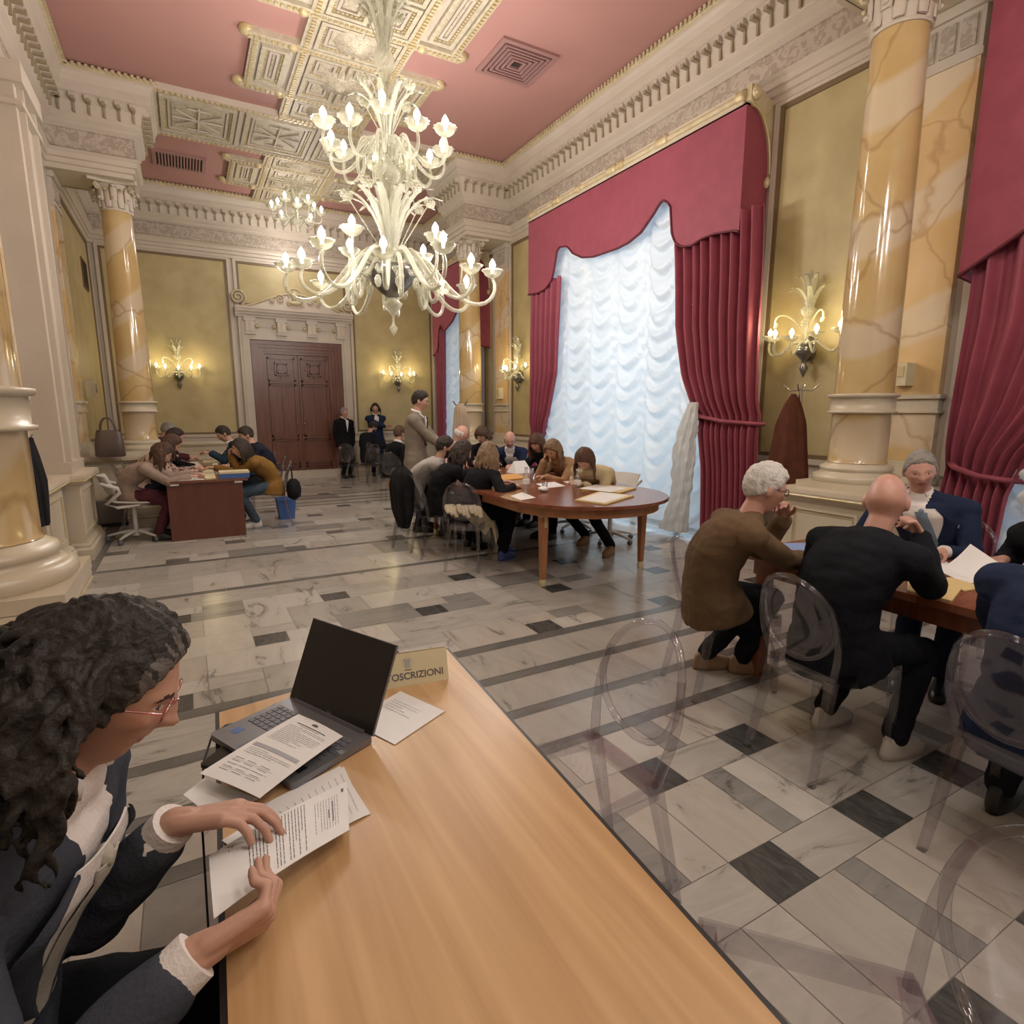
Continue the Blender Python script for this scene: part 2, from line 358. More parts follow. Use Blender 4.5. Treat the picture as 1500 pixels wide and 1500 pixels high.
sweep(b, LP, [(.10, 5.31), (.15, 5.35), (.15, 5.38), (.20, 5.42), (.20, 5.46), (.21, 5.47), (.23, 5.60), (.29, 5.67), (.33, 5.69), (.33, 5.74), (.36, 5.76), (.36, 5.80), (.38, 5.86), (.40, 5.90), (.40, 5.93)], 0, True)
sweep(b, LP, [(.40, 5.93), (.42, 5.94), (.44, 5.965), (.42, 5.99), (.40, 6.0)], 2, True)
# ribs with leaf heads, beads
def along(path, step, fn, off, closed=True):
    n = len(path)
    for i in range(n if closed else n - 1):
        a = Vector(path[i]); c = Vector(path[(i + 1) % n]); d = c - a; Ls = d.length; d = d / Ls; nn = Vector((-d.y, d.x))
        pv = Vector(path[i - 1]); nx = Vector(path[(i + 2) % n]); 
        t1 = (a - pv).normalized(); t2 = (nx - c).normalized()
        s0 = off if nn.dot(t1) < -.5 else (-off if nn.dot(t1) > .5 else 0)
        s1 = Ls - (off if nn.dot(t2) > .5 else (-off if nn.dot(t2) < -.5 else 0))
        k = max(1, int(round((s1 - s0) / step))); 
        for j in range(k): 
            q = a + d * (s0 + (s1 - s0) * (j + .5) / k); fn(q, d, nn)
def rib(q, d, nn):
    M = Matrix(((d.x, nn.x, 0, q.x), (d.y, nn.y, 0, q.y), (0, 0, 1, 0), (0, 0, 0, 1)))
    b.box(-.012, .012, .2, .245, 5.47, 5.62, 3, M); b.box(-.04, .04, .22, .32, 5.615, 5.675, 0, M); b.box(-.022, .022, .23, .34, 5.59, 5.63, 3, M)
along(LP, .165, rib, .22)
def bead(q, d, nn):
    M = Matrix(((d.x, nn.x, 0, q.x), (d.y, nn.y, 0, q.y), (0, 0, 1, 0), (0, 0, 0, 1)))
    b.box(-.018, .018, .42, .462, 5.945, 5.985, 2, M)
along(LP, .07, bead, .42)
for (ya, yb) in ((COLY[0] - .2, COLY[0] + .2), (COLY[1] - .2, COLY[1] + .2)): pass
MT['ribdark'] = mat('gilded_rib', (.33, .27, .18), .45)
struct('trim_1', b, [MT['white'], MT['frieze'], MT['goldsoft'], MT['ribdark']])
# ---- ceiling
b = MB(); b.box(XL - .3, XR + .5, YN - .3, YF + .3, ZC, ZC + .15, 0); struct('ceiling', b, [MT['pink']])
def frame(b, x0, x1, y0, y1, z, w, h, m=0):
    """rectangular moulding on the ceiling, hanging h below z"""
    for a, c, d, e in ((x0, x1, y0, y0 + w), (x0, x1, y1 - w, y1), (x0, x0 + w, y0 + w, y1 - w), (x1 - w, x1, y0 + w, y1 - w)): b.box(a, c, d, e, z - h, z, m)
def beads(b, x0, x1, y0, y1, z, m, st=.06):
    if x1 - x0 > y1 - y0:
        n = int((x1 - x0) / st)
        for i in range(n): x = x0 + (i + .5) * (x1 - x0) / n; b.box(x - st * .3, x + st * .3, y0, y1, z - .02, z, m)
    else:
        n = int((y1 - y0) / st)
        for i in range(n): y = y0 + (i + .5) * (y1 - y0) / n; b.box(x0, x1, y - st * .3, y + st * .3, z - .02, z, m)
def coffer(b, x0, x1, y0, y1, z, orn=1):
    """sunk panel with stepped frames and relief ornament"""
    frame(b, x0, x1, y0, y1, z, .05, .045, 0); 
    for a, c, d, e in ((x0 + .05, x1 - .05, y0 + .05, y0 + .075), (x0 + .05, x1 - .05, y1 - .075, y1 - .05), (x0 + .05, x0 + .075, y0 + .05, y1 - .05), (x1 - .075, x1 - .05, y0 + .05, y1 - .05)): beads(b, a, c, d, e, z - .005, 2, .05)
    frame(b, x0 + .1, x1 - .1, y0 + .1, y1 - .1, z, .03, .03, 1)
    if x1 - x0 > .3 and y1 - y0 > .3:
        b.box(x0 + .15, x1 - .15, y0 + .15, y1 - .15, z - .018, z, 3)
        cx, cy = (x0 + x1) / 2, (y0 + y1) / 2; r = min(x1 - x0, y1 - y0) / 2 - .19
        if orn and r > .04: b.lathe([(r, -.018), (r, -.035), (r * .8, -.045), (r * .75, -.03), (r * .3, -.03), (r * .15, -.06), (0.001, -.065)], (cx, cy, z), 16, 1)
CM = [MT['coffer'], MT['white'], MT['gold'], MT['relief']]
for bi, yc in enumerate(COLY):
    b = MB(); y0, y1 = yc - .76, yc + .76; x0, x1 = CLX + .62, CRX - .60
    b.box(x0 - .5, x1 + .5, y0, y1, ZC - .05, ZC, 1)
    for ya in (y0, y1 - .09): b.box(x0 - .3, x1 + .3, ya, ya + .09, ZC - .085, ZC - .05, 1); beads(b, x0 - .3, x1 + .3, ya + .02, ya + .07, ZC - .085, 2, .07)
    n = 4; w = (x1 - x0) / n
    for i in range(n):
        xa = x0 + i * w; b.box(xa - .03, xa + .03, y0 + .1, y1 - .1, ZC - .085, ZC - .05, 1)
        coffer(b, xa + .06, xa + w - .06, y0 + .18, y1 - .18, ZC - .05, 0)
        # interlaced strap relief inside each panel
        cx = xa + w / 2
        for (u0, v0, u1, v1) in ((-.3, -.2, .3, .2), (-.3, .2, .3, -.2), (-.34, 0, .34, 0), (0, -.3, 0, .3), (-.15, -.26, .15, -.26), (-.15, .26, .15, .26)):
            b.tube([(cx + u0 * w * .9, yc + v0 * 1.3, ZC - .085), (cx + u1 * w * .9, yc + v1 * 1.3, ZC - .085)], .016, 5, 1)
    struct('trim_%d' % (2 + bi), b, CM)
def cross(name, yc, ext, arms):
    """gilded stuccowork: a long coffered strip with pairs of side arms"""
    b = MB(); z = ZC - .03; x0, x1 = CX - .62, CX + .62; y0, y1 = ext
    b.box(x0, x1, y0, y1, z, ZC, 1)
    for xa in (x0, x1 - .13): b.box(xa, xa + .13, y0, y1, z - .04, z, 0); beads(b, xa + .04, xa + .09, y0, y1, z - .04, 2, .06)
    cuts = sorted(set([y0, y1] + [a for ar in arms for a in ar]))
    for ya in cuts: b.box(x0, x1, ya - .06, ya + .06, z - .045, z, 0); beads(b, x0, x1, ya - .02, ya + .02, z - .045, 2, .06)
    for ya, yb in zip(cuts[:-1], cuts[1:]):
        if (ya, yb) in arms and yb - ya > 1.0: 
            coffer(b, x0 + .15, CX - .02, ya + .08, (ya + yb) / 2 - .02, z); coffer(b, CX + .02, x1 - .15, ya + .08, (ya + yb) / 2 - .02, z); coffer(b, x0 + .15, CX - .02, (ya + yb) / 2 + .02, yb - .08, z); coffer(b, CX + .02, x1 - .15, (ya + yb) / 2 + .02, yb - .08, z)
        else: coffer(b, x0 + .15, CX - .02, ya + .08, yb - .08, z); coffer(b, CX + .02, x1 - .15, ya + .08, yb - .08, z)
        b.lathe([(.001, -.12), (.05, -.10), (.09, -.06), (.19, -.055), (.20, -.035), (.27, -.03), (.28, 0)], (CX, (ya + yb) / 2, z), 24, 3)
    for ya, yb in arms:
        for sg in (-1, 1):
            xa, xb = (x1, x1 + .48) if sg > 0 else (x0 - .48, x0); b.box(xa, xb, ya, yb, z, ZC, 1)
            coffer(b, xa + .08, xb - .08, ya + .16, yb - .16, z)
            for yy in (ya, yb):
                xs, xe = (xa, xb + .1) if sg > 0 else (xa - .1, xb)
                b.box(xs, xe, yy - .07, yy + .07, z - .045, ZC, 0); beads(b, xs, xe, yy - .03, yy + .03, z - .045, 2, .06)
                xt = xe if sg > 0 else xs; b.lathe([(.09, .045), (.09, 0), (.07, -.02), (.001, -.04)], (xt, yy, z - .02), 10, 2); b.lathe([(.06, 0), (.05, -.04), (.001, -.05)], ((xa + .07) if sg > 0 else xb - .07, yy, z - .04), 8, 2)
            xo = xb if sg > 0 else xa; b.box(xo - .05, xo + .05, ya, yb, z - .04, z, 0); beads(b, xo - .02, xo + .02, ya, yb, z - .04, 2, .06)
    struct(name, b, CM)
cross('trim_4', 6.77, (3.66, 9.98), [(4.2, 5.4), (6.1, 7.42), (8.15, 9.35)])
cross('trim_5', 12.6, (11.52, 13.98), [(12.05, 13.2)])
cross('trim_6', .8, (-.6, 2.14), [(.1, 1.3)])
# ---- walls with window and door openings
WIN = {1: (5.0, 8.75, 0.04, 4.45), 2: (-.55, 2.05, 0.04, 4.45), 3: (11.9, 13.5, 0.04, 4.45)}
def wall_r():
    b = MB(); ys = [YN - .2]
    for k in (2, 1, 3):
        a, c, z0, z1 = WIN[k]; b.box(XR, XR + .35, ys[-1], a, 0, ZC, 0); b.box(XR, XR + .35, a, c, z1, ZC, 0); ys.append(c)
    b.box(XR, XR + .35, ys[-1], YF + .2, 0, ZC, 0); struct('wall_right', b, [MT['white']])
    for k in (1, 2, 3):
        a, c, z0, z1 = WIN[k]; b = MB(); x = XR + .22
        fr = struct('window_%d' % k, MB().box(x - .03, x + .03, a, a + .07, z0, z1).box(x - .03, x + .03, c - .07, c, z0, z1).box(x - .03, x + .03, a + .07, c - .07, z1 - .08, z1).box(x - .03, x + .03, a + .07, c - .07, z0, z0 + .12), [MT['white']])
        m = MB(); n = 4 if k == 1 else 2
        for i in range(1, n): y = a + (c - a) * i / n; m.box(x - .025, x + .025, y - .035, y + .035, z0 + .12, z1 - .08)
        m.box(x - .025, x + .025, a + .07, c - .07, 3.3, 3.38); m.obj('window_bars', [MT['white']], fr)
        MB().box(x - .004, x + .004, a + .07, c - .07, z0 + .12, z1 - .08).obj('window_pane', [MT['window']], fr)
wall_r()
b = MB(); b.box(XL - .3, XL, YN - .2, YF + .2, 0, ZC, 0); struct('wall_left', b, [MT['white']])
DX0, DX1, DZ = 1.38, 3.34, 3.12
b = MB(); b.box(XL, DX0, YF, YF + .3, 0, ZC); b.box(DX1, XR, YF, YF + .3, 0, ZC); b.box(DX0, DX1, YF, YF + .3, DZ, ZC); struct('wall_far', b, [MT['white']])
b = MB(); b.box(XL - .3, XR + .35, YN - .3, YN, 0, ZC); struct('wall_near', b, [MT['white']])
# ---- yellow silk panels with brown frame
pn = MB()
def panel(axis, p, a, c, z0, z1, sg):
    """axis 'x': wall plane x=p (sg = direction into room); spans a..c"""
    def bx(u0, u1, w0, w1, d0, d1, m):
        q0, q1 = sorted((p + sg * d0, p + sg * d1))
        if axis == 'x': pn.box(q0, q1, u0, u1, w0, w1, m)
        else: pn.box(u0, u1, q0, q1, w0, w1, m)
    bx(a, c, z0, z1, 0, .012, 0); t = .045
    for u0, u1, w0, w1 in ((a, c, z0, z0 + t), (a, c, z1 - t, z1), (a, a + t, z0 + t, z1 - t), (c - t, c, z0 + t, z1 - t)): bx(u0, u1, w0, w1, .0, .035, 1)
    t2 = .06
    for u0, u1, w0, w1 in ((a - t2, c + t2, z0 - t2, z0), (a - t2, c + t2, z1, z1 + t2 * .6), (a - t2, a, z0, z1), (c, c + t2, z0, z1)): bx(u0, u1, w0, w1, 0, .05, 2)
Z0p, Z1p = 1.07, 4.76
panel('x', XR, 3.27, 4.50, Z0p, Z1p, -1); panel('x', XR, 9.25, 10.38, Z0p, Z1p, -1); panel('x', XR, 11.14, 11.6, Z0p, Z1p, -1); panel('x', XR, 13.75, 14.3, Z0p, Z1p, -1); panel('x', XR, 2.2, 2.52, Z0p, Z1p, -1)
panel('y', YF, XL + .18, 1.02, Z0p, Z1p, -1); panel('y', YF, 1.20, 3.52, 3.86, Z1p, -1); panel('y', YF, 3.66, 5.66, Z0p, Z1p, -1)
panel('x', XL, 11.2, 14.25, Z0p, Z1p, 1); panel('x', XL, 8.75, 10.33, Z0p, Z1p, 1); panel('x', XL, 3.5, 6.2, Z0p, Z1p, 1)
struct('trim_7', pn, [MT['yellow'], MT['brown'], MT['white']])
# white pier on the left wall
b = MB(); b.box(XL, -1.16, 7.55, 8.35, .92, 4.8, 0); b.box(XL, -1.11, 7.66, 7.72, .92, 4.8, 0); b.box(XL, -1.11, 8.2, 8.26, .92, 4.8, 0)
b.box(XL, -1.08, 7.5, 8.4, 4.62, 4.8, 0); b.box(XL, -1.1, 7.5, 8.4, 4.42, 4.47, 0); b.box(XL, -1.1, 7.52, 8.38, .92, 1.04, 0)
struct('trim_8', b, [MT['white']])
# ---- dado
def dado(name, path, zs=1.0):
    b = MB()
    sweep(b, path, [(.08, 0), (.08, .12), (.06, .14), (.06, .17), (.04, .19), (.025, .20), (.025, .79), (.04, .81), (.06, .82), (.085, .85), (.09, .88), (.085, .91), (.0, .92), (-.05, .92)], 0)
    sweep(b, path, [(.045, .195), (.05, .20), (.045, .205)], 1); sweep(b, path, [(.088, .845), (.093, .855), (.088, .865)], 1)
    for i in range(len(path) - 1):
        a = Vector(path[i]); c = Vector(path[i + 1]); d = c - a; Ls = d.length
        if Ls < .35: continue
        d = d / Ls; nn = Vector((-d.y, d.x)); k = max(1, int(round(Ls / 1.1)))
        for j in range(k):
            s0 = Ls * j / k + .08; s1 = Ls * (j + 1) / k - .08
            M = Matrix(((d.x, nn.x, 0, a.x), (d.y, nn.y, 0, a.y), (0, 0, 1, 0), (0, 0, 0, 1)))
            for u0, u1, w0, w1 in ((s0, s1, .27, .29), (s0, s1, .73, .75), (s0, s0 + .02, .29, .73), (s1 - .02, s1, .29, .73)): b.box(u0, u1, .02, .04, w0, w1, 0, M)
            for u0, u1, w0, w1 in ((s0 + .035, s1 - .035, .305, .313), (s0 + .035, s1 - .035, .707, .715), (s0 + .035, s0 + .043, .31, .71), (s1 - .043, s1 - .035, .31, .71)): b.box(u0, u1, .02, .031, w0, w1, 1, M)
    b.v = [(v[0], v[1], v[2] * zs) for v in b.v]
    struct(name, b, [MT['dado'], MT['gold']])
pw = .37; pn_ = .30
dado('baseboard_right', [(XR, 2.1), (XR, COLY[0] - pw), (CRX - .38, COLY[0] - pw), (CRX - .38, COLY[0] + pw), (XR, COLY[0] + pw), (XR, 4.72)])
dado('baseboard_right', [(XR, 9.1), (XR, COLY[1] - pw), (CRX - .38, COLY[1] - pw), (CRX - .38, COLY[1] + pw), (XR, COLY[1] + pw), (XR, 11.75)])
dado('baseboard_far', [(XR, 13.7), (XR, YF), (3.52, YF)])
dado('baseboard_left', [(1.2, YF), (XL, YF), (XL, COLY[1] + pw), (CLX + .38, COLY[1] + pw), (CLX + .38, COLY[1] - pw), (XL, COLY[1] - pw), (XL, 8.42), (-1.07, 8.42), (-1.07, 7.48), (XL, 7.48), (XL, 7.3), (-1.2, 7.3), (-1.2, 6.45), (XL, 6.45), (XL, COLY[0] + pn_)])
dado('baseboard_left', [(XL, COLY[0] + pn_), (CNX + .23, COLY[0] + pn_), (CNX + .23, COLY[0] - pn_), (XL, COLY[0] - pn_), (XL, YN)], .935)
b = MB()
for cx, y, sx in ((CNX, COLY[0], -1), (CLX, COLY[1], -1), (CRX, COLY[0], 1), (CRX, COLY[1], 1)):
    x0, x1 = (XL, cx + (.38 if y > 5 else .24)) if sx < 0 else (cx - .40, XR); dz = .06 if cx == CNX else 0; dy = .30 if dz else .39; b.box(x0, x1, y - dy, y + dy, .84 - dz, .915 - dz, 0)
    c0, c1 = (XL, CLX + .22) if sx < 0 else (CRX - .19, XR); b.box(c0, c1, y - hw, y + hw, 4.805, 4.86, 0)
b.box(XL, -1.05, 7.46, 8.44, .86, .915, 0); b.box(XL, -1.18, 6.43, 7.32, .86, .915)
struct('trim_9', b, [MT['basewhite']])
# ---- columns
def leafcap(b, z0, z1, r, m, mg):
    """Corinthian capital: bell, two rows of acanthus, corner volutes, abacus"""
    h = z1 - z0
    b.lathe([(r * 1.08, 0), (r * 1.12, .02), (r * 1.02, .035), (r * .96, .05), (r * 1.0, h * .5), (r * 1.25, h * .8), (r * 1.35, h * .86)], (0, 0, z0), 24, m)
    for row, (za, zb, n, ph, rr) in enumerate(((.04, .42, 8, 0, 1.0), (.10, .68, 8, 22.5, 1.06), (.3, .8, 8, 0, 1.16))):
        for k in range(n):
            a = R(ph + 360 * k / n); ca, sa = math.cos(a), math.sin(a); pts = []
            for t in range(6):
                u = t / 5; rad = r * (rr + .02 + .30 * u ** 3); zz = z0 + h * (za + (zb - za) * math.sin(u * 1.9) / math.sin(1.9) if u < .83 else za + (zb - za) * .93); pts.append((rad * ca, rad * sa, zz))
            b.tube(pts, [r * x for x in (.22, .27, .27, .22, .15, .08)], 6, m, flat=.35, up=(ca, sa, 0.01))
            b.ell((pts[-1][0], pts[-1][1], pts[-1][2]), r * .14, r * .14, r * .1, mg if row == 1 else m, nu=6, nv=4)
    for k in range(4):
        a = R(45 + 90 * k); ca, sa = math.cos(a), math.sin(a); sp = []
        for t in range(14):
            th = t / 13 * 3.6 * PI; q = r * .26 * (1 - t / 15); sp.append(((r * 1.45 + q * math.cos(th)) * ca, (r * 1.45 + q * math.cos(th)) * sa, z0 + h * .74 + q * math.sin(th)))
        b.tube(sp, r * .075, 5, mg)
        b.tube([(r * 1.0 * ca, r * 1.0 * sa, z0 + h * .4), (r * 1.25 * ca, r * 1.25 * sa, z0 + h * .75), (r * 1.6 * ca, r * 1.6 * sa, z0 + h * .86)], r * .12, 6, m)
    ab = []
    for k in range(4):
        for t in (-1, -.5, 0, .5, 1):
            a = R(90 * k); q = r * (1.22 + .36 * t * t); x, y = q, r * 1.5 * t; ab.append((x * math.cos(a) - y * math.sin(a), x * math.sin(a) + y * math.cos(a)))
    b.prism(ab, z0 + h * .87, z1, m)
def column(x, y, label):
    t = thing('column', label, 'column', (x, y, .92), 0, None)
    rb, rt = .225, .19; z = lambda q: q - 1.0
    b = MB(); b.box(-.33, .33, -.33, .33, 0, .055); b.lathe([(.32, .055), (.335, .08), (.33, .115), (.30, .125), (.275, .135), (.27, .155), (.285, .165), (.275, .19), (.25, .2), (.235, .215), (.225, .22)], (0, 0, 0), 32); b.obj('base', [MT['basewhite']], t)
    b = MB(); b.lathe([(.235, .22), (rb, .235), (rb, .635), (.232, .64)], (0, 0, 0), 32); b.obj('lower_shaft', [MT['marble']], t)
    b = MB(); b.lathe([(.232, .635), (.26, .64), (.262, .655), (.243, .66), (.243, .765), (.262, .77), (.27, .785), (.268, .795), (.232, .80)], (0, 0, 0), 32); b.obj('stone_ring', [MT['basewhite']], t)
    b = MB(); b.lathe([(rb - .003, .80), (rb - .005, 1.6), (.208, 2.6), (rt, 3.50), (rt, 3.52)], (0, 0, 0), 32); b.obj('shaft', [MT['marble']], t)
    b = MB(); leafcap(b, 3.50, 3.90, rt, 0, 1); b.obj('capital', [MT['white'], MT['goldsoft']], t)
    return t
column(CLX, COLY[1], 'far yellow marble column on the dado beside the left desks, its capital fully visible')
column(CRX, COLY[1], 'far yellow marble column in front of the distant narrow curtained window')
column(CRX, COLY[0], 'large yellow marble column right of the wall lamp, brown coat hanging beside it')
_nc = column(CNX, COLY[0], 'large yellow marble column cut off by the left photo edge, above the long haired man')
_nc.location.z = .86; _nc.scale = (1.08, 1.0, 1.0); _nc.scale = (1.0, 1.0, 1.012)
def pilaster(axis, p, c, w, label, sg):
    t = thing('pilaster', label, 'pilaster', (p, c, .92) if axis == 'x' else (c, p, .92))
    def bx(b, d, e, z0, z1, m=0): q = sorted((0, sg * d)); b.box(q[0], q[1], -w / 2 - e, w / 2 + e, z0, z1, m)
    b = MB(); bx(b, .13, .05, 0, .06); bx(b, .115, .03, .06, .13); bx(b, .10, .015, .13, .2); b.obj('base', [MT['basewhite']], t)
    b = MB(); bx(b, .08, 0, .2, .64); bx(b, .08, 0, .80, 3.44); b.obj('shaft', [MT['marble2']], t)
    b = MB(); bx(b, .11, .03, .64, .66); bx(b, .09, .012, .66, .765); bx(b, .12, .035, .765, .80); b.obj('stone_ring', [MT['basewhite']], t)
    b = MB(); bx(b, .10, .02, 3.44, 3.49); bx(b, .085, .005, 3.49, 3.80); bx(b, .12, .04, 3.80, 3.88)
    for k in (-1, 0, 1): q = sorted((sg * .08, sg * .1)); b.box(q[0], q[1], k * w * .3 - w * .11, k * w * .3 + w * .11, 3.53, 3.76, 1)
    b.obj('capital', [MT['white'], MT['frieze']], t)
pilaster('x', XL, COLY[1], .5, 'flat marble pilaster behind the far left column, a speaker mounted beside it', 1)
pilaster('x', XR, COLY[1], .5, 'flat marble pilaster behind the far right column, carrying a cream wall box', -1)
pilaster('x', XR, COLY[0], .5, 'flat pale marble pilaster right behind the large right column', -1)
pilaster('x', XL, 6.9, .55, 'flat marble pilaster at the left photo edge, nearer than the white pier', 1)
# ---- door
def door():
    t = struct('door_1', MB().box(DX0, DX1, YF + .1, YF + .2, 0, DZ, 0), [MT['doorwood']])
    b = MB()
    for k, (o, d) in enumerate(((0, .06), (.07, .03), (.14, .0), (.2, -.02))):
        w = .075; y0 = YF - d; b.box(DX0 + o, DX0 + o + w, y0, YF + .1, 0, DZ - o); b.box(DX1 - o - w, DX1 - o, y0, YF + .1, 0, DZ - o); b.box(DX0 + o + w, DX1 - o - w, y0, YF + .1, DZ - o - w, DZ - o)
    b.obj('door_casing', [MT['doorwood']], t)
    xa, xb = DX0 + .27, DX1 - .27; xm = (xa + xb) / 2
    for a, c in ((xa, xm - .012), (xm + .012, xb)):
        b = MB(); yb = YF + .09; w = c - a; b.box(a, c, yb - .02, yb, .03, DZ - .28); y = yb - .02
        for z0, z1 in ((.06, .28), (.33, .92), (.98, 2.18), (2.24, 2.78)):
            for u0, u1, w0, w1 in ((a + .05, c - .05, z0, z0 + .04), (a + .05, c - .05, z1 - .04, z1), (a + .05, a + .09, z0, z1), (c - .09, c - .05, z0, z1)): b.box(u0, u1, y - .035, y, w0, w1)
        b.box(a + .1, c - .1, y - .06, y, .93, .975); b.box(a + .1, c - .1, y - .06, y, .285, .315); b.box(a + .07, c - .07, y - .055, y, 2.19, 2.235); b.box((a + c) / 2 - .02, (a + c) / 2 + .02, y - .025, y, .98, 2.18)
        cx = (a + c) / 2
        for r0, zz in ((.15, 2.52), (.10, 2.52)):
            for u0, u1, w0, w1 in ((cx - r0, cx + r0, zz - r0, zz - r0 + .03), (cx - r0, cx + r0, zz + r0 - .03, zz + r0), (cx - r0, cx - r0 + .03, zz - r0, zz + r0), (cx + r0 - .03, cx + r0, zz - r0, zz + r0)): b.box(u0, u1, y - .05, y, w0, w1)
        b.box(cx - .22, cx + .22, y - .03, y, 2.505, 2.535); b.box(cx - .015, cx + .015, y - .03, y, 2.3, 2.75); b.box(cx - .07, cx + .07, y - .06, y, 2.45, 2.59)
        lf = b.obj('door_leaf', [MT['doorwood']], t)
        kx = (xm - .07) if a == xa else (xm + .07)
        k = MB(); k.ell((kx, y - .06, 1.28), .022, .022, .022, nu=10, nv=6); k.tube([(kx, y - .05, 1.28), (kx, y, 1.28)], .01, 6); k.obj('door_knob', [MT['chrome']], lf)
    # white surround
    b = MB(); s0, s1 = DX0 - .22, DX1 + .22
    for a, c in ((s0, DX0 - .015), (DX1 + .015, s1)): b.box(a, c, YF - .10, YF, 0, 3.62); b.box(a + .05, c - .05, YF - .12, YF - .1, .2, 3.5); 
    b.box(DX0 - .015, DX1 + .015, YF - .10, YF, DZ + .015, 3.62); b.box(s0 - .02, s1 + .02, YF - .13, YF, 0, .18)
    b.box(s0 + .1, s1 - .1, YF - .115, YF - .1, 3.40, 3.43)
    for z0, z1, p in ((3.60, 3.65, .16), (3.65, 3.70, .21), (3.70, 3.76, .27), (3.76, 3.80, .30)): b.box(s0 - .06, s1 + .06, YF - p, YF, z0, z1)
    sur = struct('trim_10', b, [MT['white']])
    b = MB()
    for k in range(4):
        x = s0 + .22 + k * (s1 - s0 - .44) / 3; b.box(x - .12, x + .12, YF - .2, YF - .1, 3.52, 3.6); b.box(x - .09, x + .09, YF - .19, YF - .1, 3.3, 3.52); b.box(x - .11, x + .11, YF - .17, YF - .1, 3.24, 3.30); b.box(x - .015, x + .015, YF - .2, YF - .18, 3.33, 3.49, 1)
        for sg in (-1, 1):
            if (k == 0 and sg < 0) or (k == 3 and sg > 0): continue
            b.lathe([(.001, 0), (.05, .002), (.05, .02), (.001, .02)], (0, 0, 0), 8, 1, Matrix.Translation((x + sg * .15, YF - .12, 3.42)) @ Matrix.Rotation(R(90), 4, 'X'))
    b.obj('brackets', [MT['white'], MT['goldsoft']], sur)
    # swan-neck pediment
    b = MB(); cx = (s0 + s1) / 2; hwid = (s1 - s0) / 2; top = []
    for i in range(25):
        u = -1 + 2 * i / 24; z = 3.80 + .34 * (math.cos(u * PI) * .5 + .5) ** .8 + .02; top.append((cx + u * hwid * .93, z))
    poly = top + [(cx + hwid * .93, 3.79), (cx - hwid * .93, 3.79)]
    M = Matrix.Translation((0, YF - .02, 0)) @ Matrix.Rotation(R(90), 4, 'X'); b.prism([(p[0], p[1]) for p in poly][::-1], 0, .12, 0, M)
    b.tube([(p[0], YF - .15, p[1]) for p in top], .022, 6, 1)
    for sg in (-1, 1):
        sp = []
        for t in range(26): th = t / 25 * 4.2 * PI; q = .17 * (1 - t / 29); sp.append((cx + sg * (hwid * .98 - q * math.sin(th + .4) * 1), YF - .15, 4.0 - q * math.cos(th + .4)))
        b.tube(sp, .02, 6, 1); b.lathe([(.001, 0), (.12, 0), (.12, .1), (.001, .1)], (0, 0, 0), 16, 0, Matrix.Translation((cx + sg * hwid * .98, YF - .02, 4.0)) @ Matrix.Rotation(R(90), 4, 'X'))
        for (ox, oz, rr, dr) in ((.32, 4.03, .10, 1), (.13, 3.95, .06, -1), (.48, 3.97, .05, 1)):
            sp = []
            for t in range(18): th = t / 17 * 3.2 * PI; q = rr * (1 - t / 20); sp.append((cx + sg * (ox + dr * q * math.cos(th)), YF - .17, oz + q * math.sin(th)))
            b.tube(sp, .016, 5, 1)
    b.ell((cx, YF - .17, 4.1), .08, .05, .12, 1, nu=10, nv=6); b.ell((cx, YF - .17, 3.96), .14, .05, .05, 1, nu=10, nv=6)
    b.tube([(cx - .12, YF - .15, 4.08), (cx - .16, YF - .15, 4.2), (cx - .06, YF - .15, 4.27), (cx + .06, YF - .15, 4.27), (cx + .16, YF - .15, 4.2), (cx + .12, YF - .15, 4.08)], .022, 5, 1)
    b.obj('pediment', [MT['white'], MT['goldsoft']], sur)
door()
# ---- ceiling vents
def vent(x, y, s, sy, label, rz=0):
    t = thing('ceiling_vent', label, 'air vent', (x, y, ZC), rz)
    b = MB(); frame(b, -s, s, -sy, sy, 0, .06, .03, 0); b.obj('vent_frame', [MT['ventpink']], t)
    MB().box(-s + .06, s - .06, -sy + .06, sy - .06, -.012, -.004).obj('vent_backing', [MT['ventdark']], t)
    k = 0
    for i in range(6 if s == sy else 0):
        q = .06 + .055 * i + .025
        if s - q < .06: break
        b = MB(); frame(b, -s + q, s - q, -sy + q, sy - q, -.005, .022, .035, 0); b.obj('slat', [MT['ventpink']], t)
    if s != sy:
        n = 14
        for i in range(n): xx = -s + .08 + (2 * s - .16) * (i + .5) / n; MB().box(xx - .012, xx + .012, -sy + .06, sy - .06, -.03, -.005).obj('slat', [MT['ventpink']], t)
vent(4.10, 7.22, .40, .40, 'square slatted air vent in the near pink ceiling, right of the chandelier')
vent(.28, 12.75, .42, .36, 'small dark slatted air vent in the far left pink ceiling')
vent(4.3, 12.75, .42, .36, 'dark slatted air vent in the far right pink ceiling, behind the chandelier')
